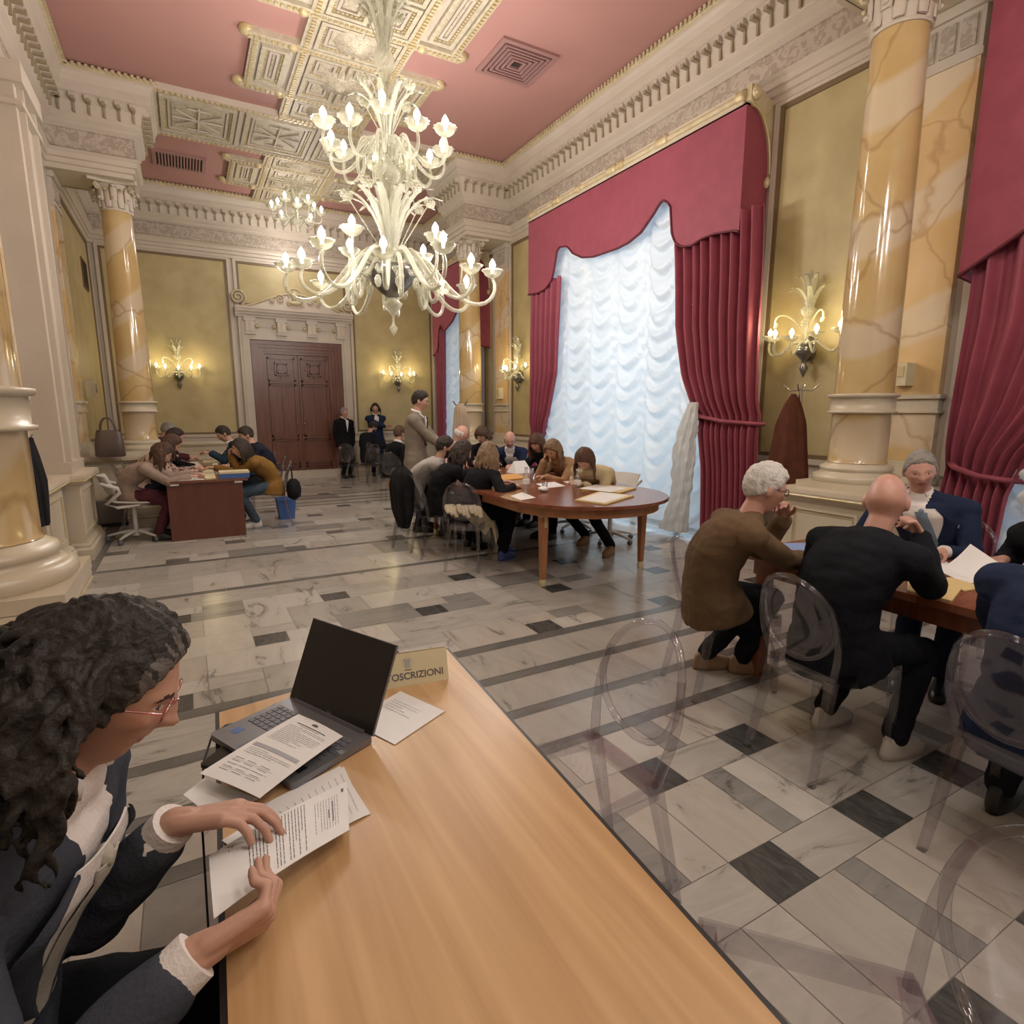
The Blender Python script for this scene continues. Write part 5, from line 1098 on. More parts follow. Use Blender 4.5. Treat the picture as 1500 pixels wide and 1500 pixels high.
b = MB(); b.tube([(XL + .08, 6.15, 1.34), (-1.15, 6.15, 1.35), (-1.13, 6.15, 1.39)], .008, 6); tag(b.obj('coat_hook', [MT['chrome']]), 'metal hook carrying the black coat at the left edge', 'hook')
def chaircoat(cx, cy, ang, w, z0, z1, name, label, cat, m, seed):
    M = Matrix.Translation((cx, cy, 0)) @ Matrix.Rotation(R(ang), 4, 'Z')
    def f(u, v):
        t = v; side = -1 if t < .5 else 1; q = abs(t - .5) * 2; z = z1 - (z1 - z0) * (q if side < 0 else q * .55) ** 1.1; x = side * (.03 + .05 * q) - .25 - .03 * q
        x += .018 * math.sin(9 * u + 5 * z + seed); ww = w * (1 - .25 * (1 - q)) * (1 + .08 * math.sin(11 * z + seed)); return M @ Vector((x, ww * (2 * u - 1) + .01 * math.sin(17 * z), z + .012 * math.sin(7 * u * 3 + seed)))
    b = MB(); b.slab(f, 26, 30, .02); return tag(b.obj(name, [m]), label, cat)
hang(2.06, 6.22, .27, .97, [(0, .10), (.2, .17), (.6, .21), (.88, .17), (1, .05)], [(0, .05), (.3, .10), (.7, .12), (.9, .09), (1, .03)], 4, 'black_coat', 'puffy black coat thrown over the clear chair left of the meeting table', 'coat', MT['coatblack'], .14)
def scarf():
    M = Matrix.Translation((2.42, 5.27, 0)) @ Matrix.Rotation(R(52), 4, 'Z'); b = MB(); r_ = random.Random(3)
    for k in range(9):
        y0 = -.16 + .04 * k; b.tube([M @ Vector(p) for p in bez([(-.30, y0 - .05, .56 + .02 * (k % 3)), (-.24, y0, .70 + .015 * (k % 2)), (-.12, y0 + .03, .66), (.0, y0 + .02 - .02 * k, .56), (.06, -.26 + .01 * k, .44 - .015 * k)], 12)], [.022, .03, .034, .034, .033, .032, .03, .03, .028, .028, .026, .02, .014], 7, flat=.55)
    for k in range(5): b.tube([M @ Vector(p) for p in [(.04 + .015 * k, -.25, .46), (.03 + .02 * k, -.28, .36), (.0 + .03 * k, -.30, .25 + .01 * k)]], [.03, .03, .012], 6, flat=.5)
    tag(b.obj('scarf', [MT['scarf']]), 'cream scarf bundled over the smoky clear chair by the meeting table', 'scarf')
scarf()
b = MB(); M = Matrix.Translation((.98, 8.55, 0)); b.lathe([(.03, 0), (.085, .04), (.10, .14), (.08, .24), (.04, .29)], (1.22, 8.40, .36), 12, fl=lambda a, z: 1 + .1 * math.sin(3 * a)); bg_ = b.obj('shoulder_bag', [MT['coatblack']]); tag(bg_, 'black bag hanging from the chair of the woman in the ochre jacket', 'bag')
b = MB(); b.tube(bez([(1.20, 8.36, .62), (1.20, 8.40, .85), (1.22, 8.55, .88), (1.22, 8.44, .62)], 10), .008, 6); b.obj('strap', [MT['coatblack']], bg_)
# ---- wall boxes and speaker
def wbox(x, y, z, sx, label, name, cat, w=.13, h=.2, d=.09, m='ivory', spk=False):
    t = thing(name, label, cat, (x, y, z)); q = sorted((0, sx * d)); MB().box(q[0], q[1], -w / 2, w / 2, -h / 2, h / 2).obj('housing', [MT[m]], t)
    q = sorted((sx * d, sx * (d + .006)))
    if spk:
        for zz, r in ((.055, .022), (-.02, .045)): b = MB(); b.lathe([(r, 0), (r, .006), (r * .8, .002), (.001, .002)], (0, 0, 0), 16, 0, Matrix.Translation((sx * d, 0, zz)) @ Matrix.Rotation(R(90 * sx), 4, 'Y')); b.obj('speaker_cone', [MT['key']], t)
    else: MB().box(q[0], q[1], -w * .35, w * .35, -h * .1, h * .35).obj('cover_plate', [MT['gold']], t)
wbox(XL + .09, 11.35, 1.92, 1, 'small cream speaker on the left wall beside the far left column', 'wall_speaker', 'speaker', .16, .24, .12, 'ivory', True)
wbox(XR - .08, 10.72, 1.93, -1, 'cream box mounted on the pilaster behind the far right column', 'wall_box', 'wall box', .15, .22)
wbox(XR - .08, 2.93, 1.90, -1, 'cream box with a wire on the pale pilaster right of the large column', 'wall_box', 'wall box', .14, .20, .14)
t = thing('wall_grille', 'dark rectangular air grille high on the left yellow wall', 'air vent', (XL + .013, 13.45, 4.02)); MB().box(0, .02, -.28, .28, -.26, .26).obj('grille_frame', [MT['brown']], t); b = MB()
for k in range(12): b.box(.02, .03, -.26, .26, -.24 + .04 * k, -.22 + .04 * k)
b.obj('grille_slats', [MT['ventdark']], t)
# tab of dark pads behind the right table: floor stand feet
# ================================================================= PEOPLE
MT['skin'] = noisy('skin', (.47, .265, .19), (.53, .31, .235), 7, .5); MT['skinp'] = noisy('pink_skin', (.50, .265, .20), (.56, .31, .25), 7, .42); MT['skint'] = noisy('tan_skin', (.42, .23, .155), (.48, .27, .19), 7, .5)
MT['lip'] = mat('lips', (.34, .12, .10), .45); MT['eyew'] = mat('eye_white', (.6, .56, .52), .3); MT['iris'] = mat('iris', (.04, .03, .025), .2)
MT['brow_d'] = mat('dark_brow', (.05, .032, .025), .7); MT['brow_g'] = mat('grey_brow', (.36, .31, .27), .7)
def cloth(n, a, b_=None, r=.85, sc=5): MT[n] = noisy(n, a, b_ or tuple(c * 1.15 for c in a), sc, r, bump=.25, bscale=120); bsdf(MT[n]).inputs['Specular IOR Level'].default_value = .12; return MT[n]
cloth('suit_slate', (.050, .055, .072)); cloth('suit_navy', (.016, .024, .055)); cloth('suit_black', (.010, .011, .015)); cloth('wool_black', (.008, .008, .010)); cloth('jacket_brown', (.125, .080, .045), sc=3); cloth('grey_blazer', (.36, .33, .31)); cloth('trench', (.205, .172, .138)); cloth('tan_jacket', (.52, .44, .28)); cloth('camel', (.30, .18, .10)); cloth('ochre', (.20, .105, .028)); cloth('greige_knit', (.27, .205, .165)); cloth('burgundy', (.07, .02, .03)); cloth('denim', (.05, .07, .10)); cloth('navy_knit', (.014, .016, .028)); cloth('teal_dark', (.02, .04, .06)); cloth('white_shirt', (.70, .66, .64), r=.7); cloth('tie_grey', (.44, .41, .35), r=.6); cloth('tie_blue', (.16, .21, .27), r=.6); cloth('stripe_shirt', (.45, .45, .48)); cloth('pinkshirt', (.45, .32, .30))
m = MT['leopard'] = mat('patterned_blouse', (.3, .2, .15), .8); v_ = N(m, 'ShaderNodeTexVoronoi'); v_.inputs['Scale'].default_value = 28; L(m, coords(m), v_.inputs['Vector']); L(m, ramp(m, v_.outputs['Distance'], [(.25, (.07, .03, .025)), (.5, (.42, .30, .24))]), bsdf(m).inputs['Base Color'])
for n, a, b_ in (('hair_dark', (.020, .014, .011), (.045, .032, .026)), ('hair_brown', (.055, .03, .02), (.10, .055, .036)), ('hair_blond', (.17, .11, .065), (.25, .17, .105)), ('hair_white', (.50, .47, .44), (.62, .60, .57)), ('hair_grey', (.20, .18, .165), (.30, .28, .26)), ('hair_salt', (.009, .007, .0065), (.035, .03, .027)), ('hair_streak', (.045, .038, .034), (.13, .115, .105))):
    MT[n] = noisy(n, a, b_, 5, .55, sc=(1, 1, 1), detail=6, bump=.6, bscale=90); bsdf(MT[n]).inputs['Specular IOR Level'].default_value = .25
MT['shoe_black'] = mat('black_shoe', (.012, .012, .012), .35); MT['shoe_white'] = mat('white_trainer', (.55, .52, .48), .5); MT['shoe_tan'] = mat('tan_shoe', (.30, .19, .11), .5); MT['shoe_blue'] = mat('blue_trainer', (.05, .09, .30), .5); MT['glasspink'] = clearish('pink_clear_frame', (.9, .45, .42), .5, .25, .05, .5); MT['frame'] = mat('dark_glasses_frame', (.05, .03, .03), .3)
def fuse(mb, name, mats, voxel, smooth=2, parent=None, disp=None, classify=None, origin=None):
    """unite the overlapping closed pieces into one continuous skin"""
    me = mb.mesh(name, mats); tmp = bpy.data.objects.new('tmp', me); COL.objects.link(tmp)
    r = tmp.modifiers.new('r', 'REMESH'); r.mode = 'VOXEL'; r.voxel_size = voxel; r.adaptivity = 0
    if smooth: s = tmp.modifiers.new('s', 'SMOOTH'); s.iterations = smooth; s.factor = .5
    dg = bpy.context.evaluated_depsgraph_get(); dg.update(); nm = bpy.data.meshes.new_from_object(tmp.evaluated_get(dg)); bpy.data.objects.remove(tmp); bpy.data.meshes.remove(me); nm.name = name
    if disp:
        nr = [v.normal.copy() for v in nm.vertices]
        for v, n in zip(nm.vertices, nr): v.co += n * disp(v.co, n)
    nm.materials.clear()
    for m_ in (mats if isinstance(mats, (list, tuple)) else [mats]): nm.materials.append(m_)
    nm.polygons.foreach_set('use_smooth', [True] * len(nm.polygons))
    if classify: nm.polygons.foreach_set('material_index', [classify(p.center) for p in nm.polygons])
    else: nm.polygons.foreach_set('material_index', [0] * len(nm.polygons))
    if origin: nm.transform(Matrix.Translation(-Vector(origin)))
    nm.update(); o = bpy.data.objects.new(name, nm); COL.objects.link(o)
    if parent: o.parent = parent
    return o
def ik(A, T, l1, l2, hint):
    A, T, hint = Vector(A), Vector(T), Vector(hint); d = T - A; D = min(d.length, (l1 + l2) * .995); d.normalize(); T = A + d * D
    a = (l1 * l1 - l2 * l2 + D * D) / (2 * D); h = math.sqrt(max(l1 * l1 - a * a, 0)); p = hint - d * hint.dot(d); p = p.normalized() if p.length > 1e-5 else d.orthogonal().normalized()
    return A + d * a + p * h, T
def g_(x, s): return math.exp(-(x / s) ** 2)
def head_r(d, fem=0, old=0):
    x, y, z = d; a, b_, c = .094, .074, .116
    if x < 0: a = .100
    if z < 0: b_ *= 1 - .16 * smooth(-z * 1.2) * (1 if not fem else 1.3); a *= (1 - .06 * smooth(-z)) if x > 0 else (1 - .22 * smooth(-z * 1.4))
    r = 1 / math.sqrt((x / a) ** 2 + (y / b_) ** 2 + (z / c) ** 2)
    ay = abs(y)
    if x > 0:
        r += .012 * g_(y, .28) * g_(z + .86, .26) * (1 if not fem else .7)                               # chin
        r += .026 * g_(y, .13 if z < -.1 else .085) * g_(z + .20, .13) + .012 * g_(y, .10) * g_(z - .04, .16)  # nose
        r += .006 * g_(ay - .3, .25) * g_(z - .27, .10)                                                   # brow
        r -= .010 * g_(ay - .34, .13) * g_(z - .10, .10)                                                  # sockets
        r += .0055 * g_(ay - .34, .075) * g_(z - .09, .055)                                               # eyes
        r += .006 * g_(ay - .50, .2) * g_(z + .14, .16)                                                   # cheeks
        r += .006 * g_(y, .22) * g_(z + .475, .045) + .006 * g_(y, .20) * g_(z + .56, .045) - .004 * g_(y, .26) * g_(z + .52, .02)  # lips
        r -= .004 * g_(y, .3) * g_(z + .66, .06)
    return r
def head_mesh(b, C_, Fr, nu, nv, s=1, fem=0, extra=None):
    f, l, u = Fr; vs = []
    for i in range(nv + 1):
        t = PI * min(max(i / nv, .004), .996)
        for k in range(nu):
            a = 2 * PI * k / nu; d = Vector((math.sin(t) * math.cos(a), math.sin(t) * math.sin(a), math.cos(t))); r = head_r(d, fem) * s
            if extra: r = extra(d, r, math.degrees(abs(math.atan2(d.y, d.x))), math.degrees(math.asin(max(-1, min(1, d.z)))))
            vs.append(C_ + f * (d.x * r) + l * (d.y * r) + u * (d.z * r))
    b.add(vs, [(i * nu + k, (i + 1) * nu + k, (i + 1) * nu + (k + 1) % nu, i * nu + (k + 1) % nu) for i in range(nv) for k in range(nu)] + [tuple(range(nu)), tuple(range(nv * nu, nv * nu + nu))[::-1]], 0, True)
def hand(b, W, D, Nn, side, curl=.5, spread=.1, s=1.0, thumb=.5, seg=8):
    """W wrist, D direction of the fingers, Nn palm-facing direction, side +1 left / -1 right"""
    D = Vector(D).normalized(); Nn = Vector(Nn); Nn = (Nn - D * Nn.dot(D)).normalized(); Lt = D.cross(Nn) * (1 if side > 0 else -1)   # towards the thumb
    b.capsule(W, W + D * .02 * s, .0245 * s, .022 * s, seg)
    for k, (o, ln, fl) in enumerate(((.031, .088, .070), (.0105, .092, .080), (-.010, .087, .074), (-.030, .080, .058))):
        kn = W + D * ln * s + Lt * o * s; b.capsule(W + Lt * o * .5 * s + D * .012, kn, .0155 * s, .0125 * s, seg); p = kn; d = (D + Lt * (o * spread * 10)).normalized(); r = .0092 * s
        cr = curl * (1 + .12 * k)
        for j, q in enumerate((.46, .30, .24)):
            an = cr * (.75, 1.0, .7)[j]; ax = d.cross(Nn).normalized(); d = (Matrix.Rotation(an, 3, ax) @ d).normalized(); e = p + d * fl * q * s * 1.05; b.capsule(p, e, r, r * .88, seg); p = e; r *= .9
    p = W + D * .022 * s + Lt * .018 * s; d = (D * .62 + Lt * .72 + Nn * (.15 + .4 * thumb)).normalized()
    for ln, r in ((.042, .0145), (.034, .011), (.028, .0092)): e = p + d * ln * s; b.capsule(p, e, r * s, r * .9 * s, seg); p = e; d = (d + D * .35 + Nn * .2 * thumb - Lt * .15).normalized()
def person(name_label, hip, head, face=0, look=None, pitch=10, roll=0, hl=None, hr=None, fl=None, fr=None, skin='skin', top='suit_black', legs='suit_black', shoes='shoe_black', hair='short', hairc='hair_dark', kind='jacket', shirt=None, tie=None, s=1.0, fem=0, voxel=.010, hvox=None, hunch=.05, hdl=None, hdr=None, curl=(.5, .5), glasses=None, group=None, hand_n=None, shw=.185, elb=None, sock=None, beard=None, long_len=.28, knee=None, hide_legs=False, brow='brow_d', detail=1, cuff=False, parts=True, hs=1.0, vwid=.44, pocket=0, hair2=0):
    hip, head = Vector(hip), Vector(head); O = Vector((hip.x, hip.y, 0)); t = thing('person', name_label, 'person', O, 0, group)
    lk = face if look is None else look; A = R(face); F = Vector((math.cos(A), math.sin(A), 0)); Lf = Vector((-math.sin(A), math.cos(A), 0)); UP = Vector((0, 0, 1))
    B_ = R(lk); hF = Vector((math.cos(B_), math.sin(B_), 0)); hL = Vector((-math.sin(B_), math.cos(B_), 0)); M3 = Matrix.Rotation(R(pitch), 3, hL); hF = M3 @ hF; hU = M3 @ UP; M4 = Matrix.Rotation(R(roll), 3, hF); hU = M4 @ hU; hL = M4 @ hL
    hr_ = 1.06 * s
    nb = head - (hU * .6 + UP * .4).normalized() * .158 * s - F * .030 * s
    ctrl = (hip + nb) / 2 - F * hunch * 2 + UP * .05; sp = lambda q: hip.lerp(ctrl, q).lerp(ctrl.lerp(nb, q), q); tg = lambda q: (sp(min(q + .05, 1)) - sp(max(q - .05, 0))).normalized()
    sw = shw * s; T1 = tg(.95); shc = nb - T1 * .055 * s
    sw_tilt = Vector((0, 0, 0)); SL, SR = shc + Lf * sw - T1 * .03, shc - Lf * sw - T1 * .03
    standing = hip.z > .8
    # torso profile: q along spine, half width, half depth
    prof = [(-.16, .165, .125), (0, .172, .125), (.18, .155, .112), (.36, .155, .11), (.55, .17, .118), (.74, .182, .118), (.88, .170, .10), (.96, .11, .078), (1.02, .066, .062)] if not fem else [(-.16, .165, .12), (0, .17, .118), (.18, .138, .098), (.36, .135, .095), (.55, .148, .11), (.74, .158, .108), (.88, .148, .088), (.96, .09, .068), (1.02, .054, .052)]
    def spx(q): return sp(q) if 0 <= q <= 1 else (sp(0) + (sp(.1) - sp(0)).normalized() * q * .5 if q < 0 else sp(1) + tg(1) * (q - 1) * .5)
    def tors(q, a, off=0, k=1.0):
        w = interp([(p[0], p[1]) for p in prof], q) * s * k + off; d = interp([(p[0], p[2]) for p in prof], q) * s * k + off; c = spx(q); T = tg(min(max(q, 0), 1)); fw = (F - T * F.dot(T)).normalized()
        ca, sa = math.cos(a), math.sin(a); return c + fw * (d * math.copysign(abs(ca) ** .85, ca)) + Lf * (w * math.copysign(abs(sa) ** .85, sa))
    def torso(b, off, k=1.0, q0=-.16, q1=1.0, flare=0):
        n = 24; qs = [q0 + (q1 - q0) * i / 14 for i in range(15)]; vs = [tors(q, 2 * PI * j / n, off + flare * max(0, .15 - q), k) for q in qs for j in range(n)]
        b.add(vs, [(i * n + j, i * n + (j + 1) % n, (i + 1) * n + (j + 1) % n, (i + 1) * n + j) for i in range(14) for j in range(n)] + [tuple(range(n))[::-1], tuple(range(14 * n, 15 * n))], 0, True)
        for S_ in (SL, SR): b.capsule(shc + (S_ - shc) * .35 - T1 * .015, S_, .07 * s * k + off, .056 * s * k + off, 14); b.capsule(nb + T1 * .005, shc + (S_ - shc) * .6 + T1 * .01, .048 * s * k + off * .6, .05 * s * k + off * .8, 12)
    # arms
    ar = []
    for sd, S_, tgt, hd in ((1, SL, hl, hdl), (-1, SR, hr, hdr)):
        if tgt is None: tgt = S_ + UP * -.52 * s + F * .06
        tgt = Vector(tgt); hint = Lf * sd * .45 - UP * .7 - F * .35
        if elb and elb[0 if sd > 0 else 1]: hint = Vector(elb[0 if sd > 0 else 1])
        E1, W1 = ik(S_, tgt, .285 * s, .255 * s, hint); d = (W1 - E1).normalized()
        if hd is not None: hv = Vector(hd)
        else: hv = Vector((d.x, d.y, d.z * (.25 if not standing else 1)))
        ar.append((sd, S_, E1, W1, hv))
    # legs
    lg = []; HL, HR = hip + Lf * .095 * s, hip - Lf * .095 * s
    for sd, H_, ft in ((1, HL, fl), (-1, HR, fr)):
        if ft is None: ft = (H_ + F * (.0 if standing else .44)); ft = Vector((ft.x, ft.y, .0))
        ft = Vector(ft); an = Vector((ft.x, ft.y, ft.z + .09)); hint = F + UP * .9
        if knee: hint = Vector(knee)
        K, An = ik(H_, an, .43 * s, .43 * s, hint); lg.append((sd, H_, K, An))
    # ---------- body
    hv_ = hvox or voxel; b = MB(); nu, nv = (56, 40) if hv_ < .006 else ((36, 26) if hv_ < .009 else (26, 20)); head_mesh(b, head, (hF, hL, hU), nu, nv, hr_, fem)
    for sd in (1, -1):
        c = head + hL * sd * .080 * s - hF * .004 + hU * -.005; e = Matrix((hF * 1.0, hL, hU)).transposed(); b.ell(c, .018 * s, .011 * s, .033 * s, M=(e @ Matrix.Rotation(R(-18 * sd), 3, 'Z')).to_4x4(), nu=12, nv=8)
    b.capsule(nb - T1 * .03, head - hU * .055 * s - hF * .012, .060 * s * (.84 if fem else 1), .052 * s * (.84 if fem else 1), 14)
    if detail: torso(b, -.014, .93)
    for (sd, S_, E1, W1, hv) in ar:
        b.capsule(S_, E1, .042 * s, .036 * s, 10); b.capsule(E1, W1, .036 * s, .025 * s, 10)
        pn = Vector(hand_n[0 if sd > 0 else 1]) if hand_n else Vector((0, 0, -1)) if not standing else -Lf * sd
        hand(b, W1, hv, pn, sd, curl[0 if sd > 0 else 1], s=s * (.92 if fem else 1.06) * hs)
    if detail:
        for (sd, H_, K, An) in lg: b.capsule(H_, K, .070 * s, .048 * s, 10); b.capsule(K, An, .046 * s, .034 * s, 10)
    def cls(c):
        q = (c - head); x, y, z = q.dot(hF), q.dot(hL), q.dot(hU); r = q.length
        if r > .16 * s or x < .02: return 0
        y_, z_ = y / r, z / r; ay = abs(y_)
        if hv_ < .009:
            e = ((ay - .34) / .105) ** 2 + ((z_ - .095) / .042) ** 2
            if e < 1 and x > .04 and pitch < 60: return 3 if ((ay - .34) / .05) ** 2 + ((z_ - .095) / .05) ** 2 < 1 else 2
        if ((ay - .34) / .19) ** 2 + ((z_ - .25 - .04 * (ay < .4)) / .036) ** 2 < 1: return 4
        if (y_ / .24) ** 2 + ((z_ + .515) / .065) ** 2 < 1: return 1
        if beard and z_ < -.30 and (ay > .20 or z_ < -.60 or (z_ > -.46 and z_ < -.40)) : return 5
        return 0
    sk = MT[skin]
    mm = [sk, MT['lip'], MT['eyew'], MT['iris'], MT[brow], MT[hairc] if beard else sk]
    if hvox and hvox < voxel - .001 or True:
        o = fuse(b, 'body', mm, hv_, 1, t, None, cls, O)
    # ---------- trousers
    sd0 = hash(name_label) % 97 if False else len(name_label) * 1.7
    fold = lambda amp: (lambda co, n: amp * (noise.noise(Vector((co.x * 9 + sd0, co.y * 9, co.z * 14))) + .5 * noise.noise(Vector((co.x * 22, co.y * 22 + sd0, co.z * 30)))))
    if not hide_legs:
        b = MB(); b.ell(hip + UP * .0, .135 * s, .165 * s, .125 * s, M=Matrix.Rotation(A, 4, 'Z'), nu=18, nv=12)
        for (sd, H_, K, An) in lg: b.capsule(H_, K, .092 * s, .068 * s, 14); b.capsule(K, An + (K - An).normalized() * .02, .066 * s, .056 * s, 14)
        fuse(b, 'trousers', [MT[legs]], max(voxel, .012), 2, t, fold(.008), None, O)
        for (sd, H_, K, An) in lg:
            b = MB(); ex = (An - K); fd = Vector((F.x, F.y, 0)); fd = (fd + Vector((An.x - H_.x, An.y - H_.y, 0)) * .3).normalized(); fd.z = 0
            g0 = Vector((An.x, An.y, An.z - .09)); lf = Vector((-fd.y, fd.x, 0)); vs = []; n = 16
            for (z, ln0, ln1, w) in ((0, -.07, .205, .045), (.03, -.075, .21, .048), (.06, -.07, .17, .042), (.085, -.06, .08, .036), (.11, -.045, .03, .03)):
                for k in range(n): a = 2 * PI * k / n; ca, sa = math.cos(a), math.sin(a); cx_, rx = (ln0 + ln1) / 2, (ln1 - ln0) / 2; vs.append(g0 - O + fd * (cx_ + rx * ca) * s + lf * (w * math.copysign(abs(sa) ** .8, sa) * (1.0 + .15 * ca)) * s + UP * z * s)
            b.add(vs, [(i * n + k, i * n + (k + 1) % n, (i + 1) * n + (k + 1) % n, (i + 1) * n + k) for i in range(4) for k in range(n)] + [tuple(range(n))[::-1], tuple(range(4 * n, 5 * n))], 0, True)
            so = b.obj('shoe', [MT[shoes]], t)
    # ---------- top garment
    off = .020 if kind in ('jacket', 'coat') else .012
    b = MB(); torso(b, off, 1.0, -.24 if kind != 'shirt' else -.1, .975, .10 if kind in ('jacket', 'knit') else .04)
    for (sd, S_, E1, W1, hv) in ar:
        b.capsule(S_, E1, (.058 + off * .5) * s, (.048 + off * .5) * s, 14); d = (W1 - E1); b.capsule(E1, E1 + d * (.90 if not cuff else .82), (.047 + off * .5) * s, (.038 + off * .45) * s, 14)
    if kind == 'coat':
        n = 24; vs = []; 
        for q in range(9):
            z = hip.z + .1 - (hip.z + .1 - .47) * q / 8; w = .175 + .06 * q / 8
            for j in range(n): a = 2 * PI * j / n; rr = 1 + .05 * math.sin(5 * a + q * .3); vs.append(Vector((hip.x, hip.y, z)) + F * (w * .78 * rr * math.cos(a)) + Lf * (w * rr * math.sin(a)))
        b.add(vs, [(i * n + (j + 1) % n, i * n + j, (i + 1) * n + j, (i + 1) * n + (j + 1) % n) for i in range(8) for j in range(n)] + [tuple(range(n)), tuple(range(8 * n, 9 * n))[::-1]], 0, True)
    fuse(b, {'jacket': 'jacket', 'coat': 'coat', 'knit': 'sweater', 'shirt': 'shirt'}[kind], [MT[top], MT[shirt]] if shirt else [MT[top]], max(voxel, .009), 3, t, fold(.0085 if not shirt else .006), (lambda c: 1 if abs((c - nb).dot(Lf)) < .062 * (1 + (c - nb).dot(T1) / .16) * (vwid / .44) and (c - nb).dot(F) > .01 and (c - nb).length < .2 else 0) if shirt else None, O)
    # ---------- collar, shirt front, tie, lapels as cloth patches that follow the chest
    def patch(nm, fn, nu_, nv_, m_, par=t, th=.004):
        b = MB(); fr_ = lambda u, v: tuple(fn(u, v) - O); b.slab(fr_, nu_, nv_, (F * th)); return b.obj(nm, [MT[m_]], par)
    if shirt:
        up_ = lambda q: .018 * smooth((q - .7) / .2)
        vw = lambda q: vwid * smooth((q - .28) / .62)         # half angle of the V
        patch('shirt_front', lambda u, v: tors(.32 + .64 * v, vw(.32 + .64 * v) * (2 * u - 1), off + .003 + up_(.32 + .64 * v)), 10, 14, shirt)
        b = MB(); cr = []
        for k in range(25): a = R(38 + (284) * k / 24); c = nb + T1 * .012; cr.append((c + F * (.064 * s * math.cos(a)) + Lf * (.066 * s * math.sin(a)) + UP * (-.020 * math.cos(a) + .018)) - O)
        b.tube(cr, .009 * s, 6, flat=2.2, up=(0, 0, 1)); b.obj('shirt_collar', [MT[shirt]], t)
        if kind in ('jacket', 'coat'):
            for sd in (1, -1):
                patch('lapel', lambda u, v: tors(.28 + .68 * v, sd * (vw(.28 + .68 * v) + (.05 + .34 * math.sin(PI * min(1, v * 1.05)) ** .8) * u), off + .007 + up_(.28 + .68 * v) + .006 * math.sin(PI * u)), 6, 14, top)
        if cuff:
            for (sd, S_, E1, W1, hv) in ar: b = MB(); d = (W1 - E1).normalized(); b.tube([E1 + (W1 - E1) * .76 - O, W1 + d * .0 - O], [.0395 * s, .0375 * s], 20); b.obj('shirt_cuff', [MT[shirt]], t)
    if tie:
        tw = lambda v: .11 if v > .93 else .075 + .09 * (1 - v)
        patch('tie', lambda u, v: tors(.30 + .62 * v, tw(v) * (2 * u - 1) * 1.1, off + .009 + .018 * smooth((.62 * v - .4) / .2) + .004 * math.sin(PI * u)), 4, 12, tie)
        b = MB(); b.ell(tors(.92, 0, off + .024) - O, .013, .017, .020, nu=10, nv=6); b.obj('tie_knot', [MT[tie]], t)
    if pocket: patch('pocket_square', lambda u, v: tors(.70 + .05 * v * (1 - abs(2 * u - 1)), .72 + .16 * u, off + .012), 4, 3, 'tie_blue')
    # ---------- hair
    fw_h = (hF, hL, hU)
    if hair != 'none':
        nz = lambda d, k, a: a * noise.noise(Vector((d.x * k + sd0, d.y * k, d.z * k)))
        def cover(az, el):
            if hair == 'fringe': return 1 if az > 62 and -38 < el < 24 else 0
            line = interp([(0, 40), (30, 38), (48, 30), (62, 12), (78, -6), (92, -14), (110, -26), (140, -36), (180, -42)], az) if hair in ('short', 'thin') else interp([(0, 46), (30, 40), (50, 22), (65, -5), (90, -40), (180, -55)], az)
            if hair == 'bangs': line = interp([(0, 24), (35, 22), (55, 10), (65, -10), (90, -40), (180, -55)], az)
            return smooth((el - line) / (9 if hair != 'short' else 16) + .5)
        th = {'short': .020, 'thin': .007, 'fringe': .008, 'long': .024, 'bangs': .024, 'bun': .018, 'wavy': .020}[hair]
        def ex(d, r, az, el): c = cover(az, el); tk = (th if hair != 'short' else .007 + .014 * smooth((el + 5) / 50)); return r * 1.0 + (tk + nz(d, 9, .006) + nz(d, 22, .004)) * c - .012 * (1 - c)
        b = MB(); head_mesh(b, head - O, fw_h, 48 if hv_ < .009 else 32, 34 if hv_ < .009 else 22, hr_, fem, ex)
        if hair in ('long', 'wavy', 'bangs'):
            rr = random.Random(int(sd0 * 10)); n = 26 if hair != 'wavy' else 230
            for k in range(n):
                az = R(78 + 204 * (k + rr.uniform(-.3, .3)) / (n - 1)) if hair != 'wavy' else R(86 + 188 * ((k * 0.618) % 1)); el = R(rr.uniform(5, 40) if hair != 'wavy' else rr.uniform(-5, 75)); d = Vector((math.cos(el) * math.cos(az), math.cos(el) * math.sin(az), math.sin(el))); r = head_r(d, fem) * hr_ + th * .5
                p0 = head + hF * d.x * r + hL * d.y * r + hU * d.z * r; out = (hF * math.cos(az) + hL * math.sin(az)); ln = long_len * rr.uniform(.75, 1.05) * (1 if hair != 'wavy' else rr.uniform(.55, 1)); p = p0.copy(); pts = [p0 - O]; steps = 9 if hair != 'wavy' else 12
                back = Vector((-hF.x, -hF.y, 0)); 
                if back.length > .01: back.normalize()
                for j in range(steps):
                    q = (j + 1) / steps; p = p + Vector((0, 0, -1)) * ln / steps * (1.0 if q > .15 else .6) + out * (.012 * (1 - q * 1.3)) * (1.6 if hair == 'wavy' else 1) + back * .004
                    w = .010 if hair == 'wavy' else .004; pts.append(p - O + Vector((w * math.sin(q * 13 + k * .7), w * math.cos(q * 11 + 1.3 * k), w * .5 * math.sin(q * 9 + k))))
                b.tube(pts, [(.013 if hair != 'wavy' else .0075) * (1 - .55 * (i / steps) ** 2) for i in range(len(pts))], 6)
        if hair == 'bun': b.ell(head - O - hF * .115 * s + hU * .02, .04, .045, .04, nu=12, nv=8)
        vx = .0038 if hv_ < .006 else .007
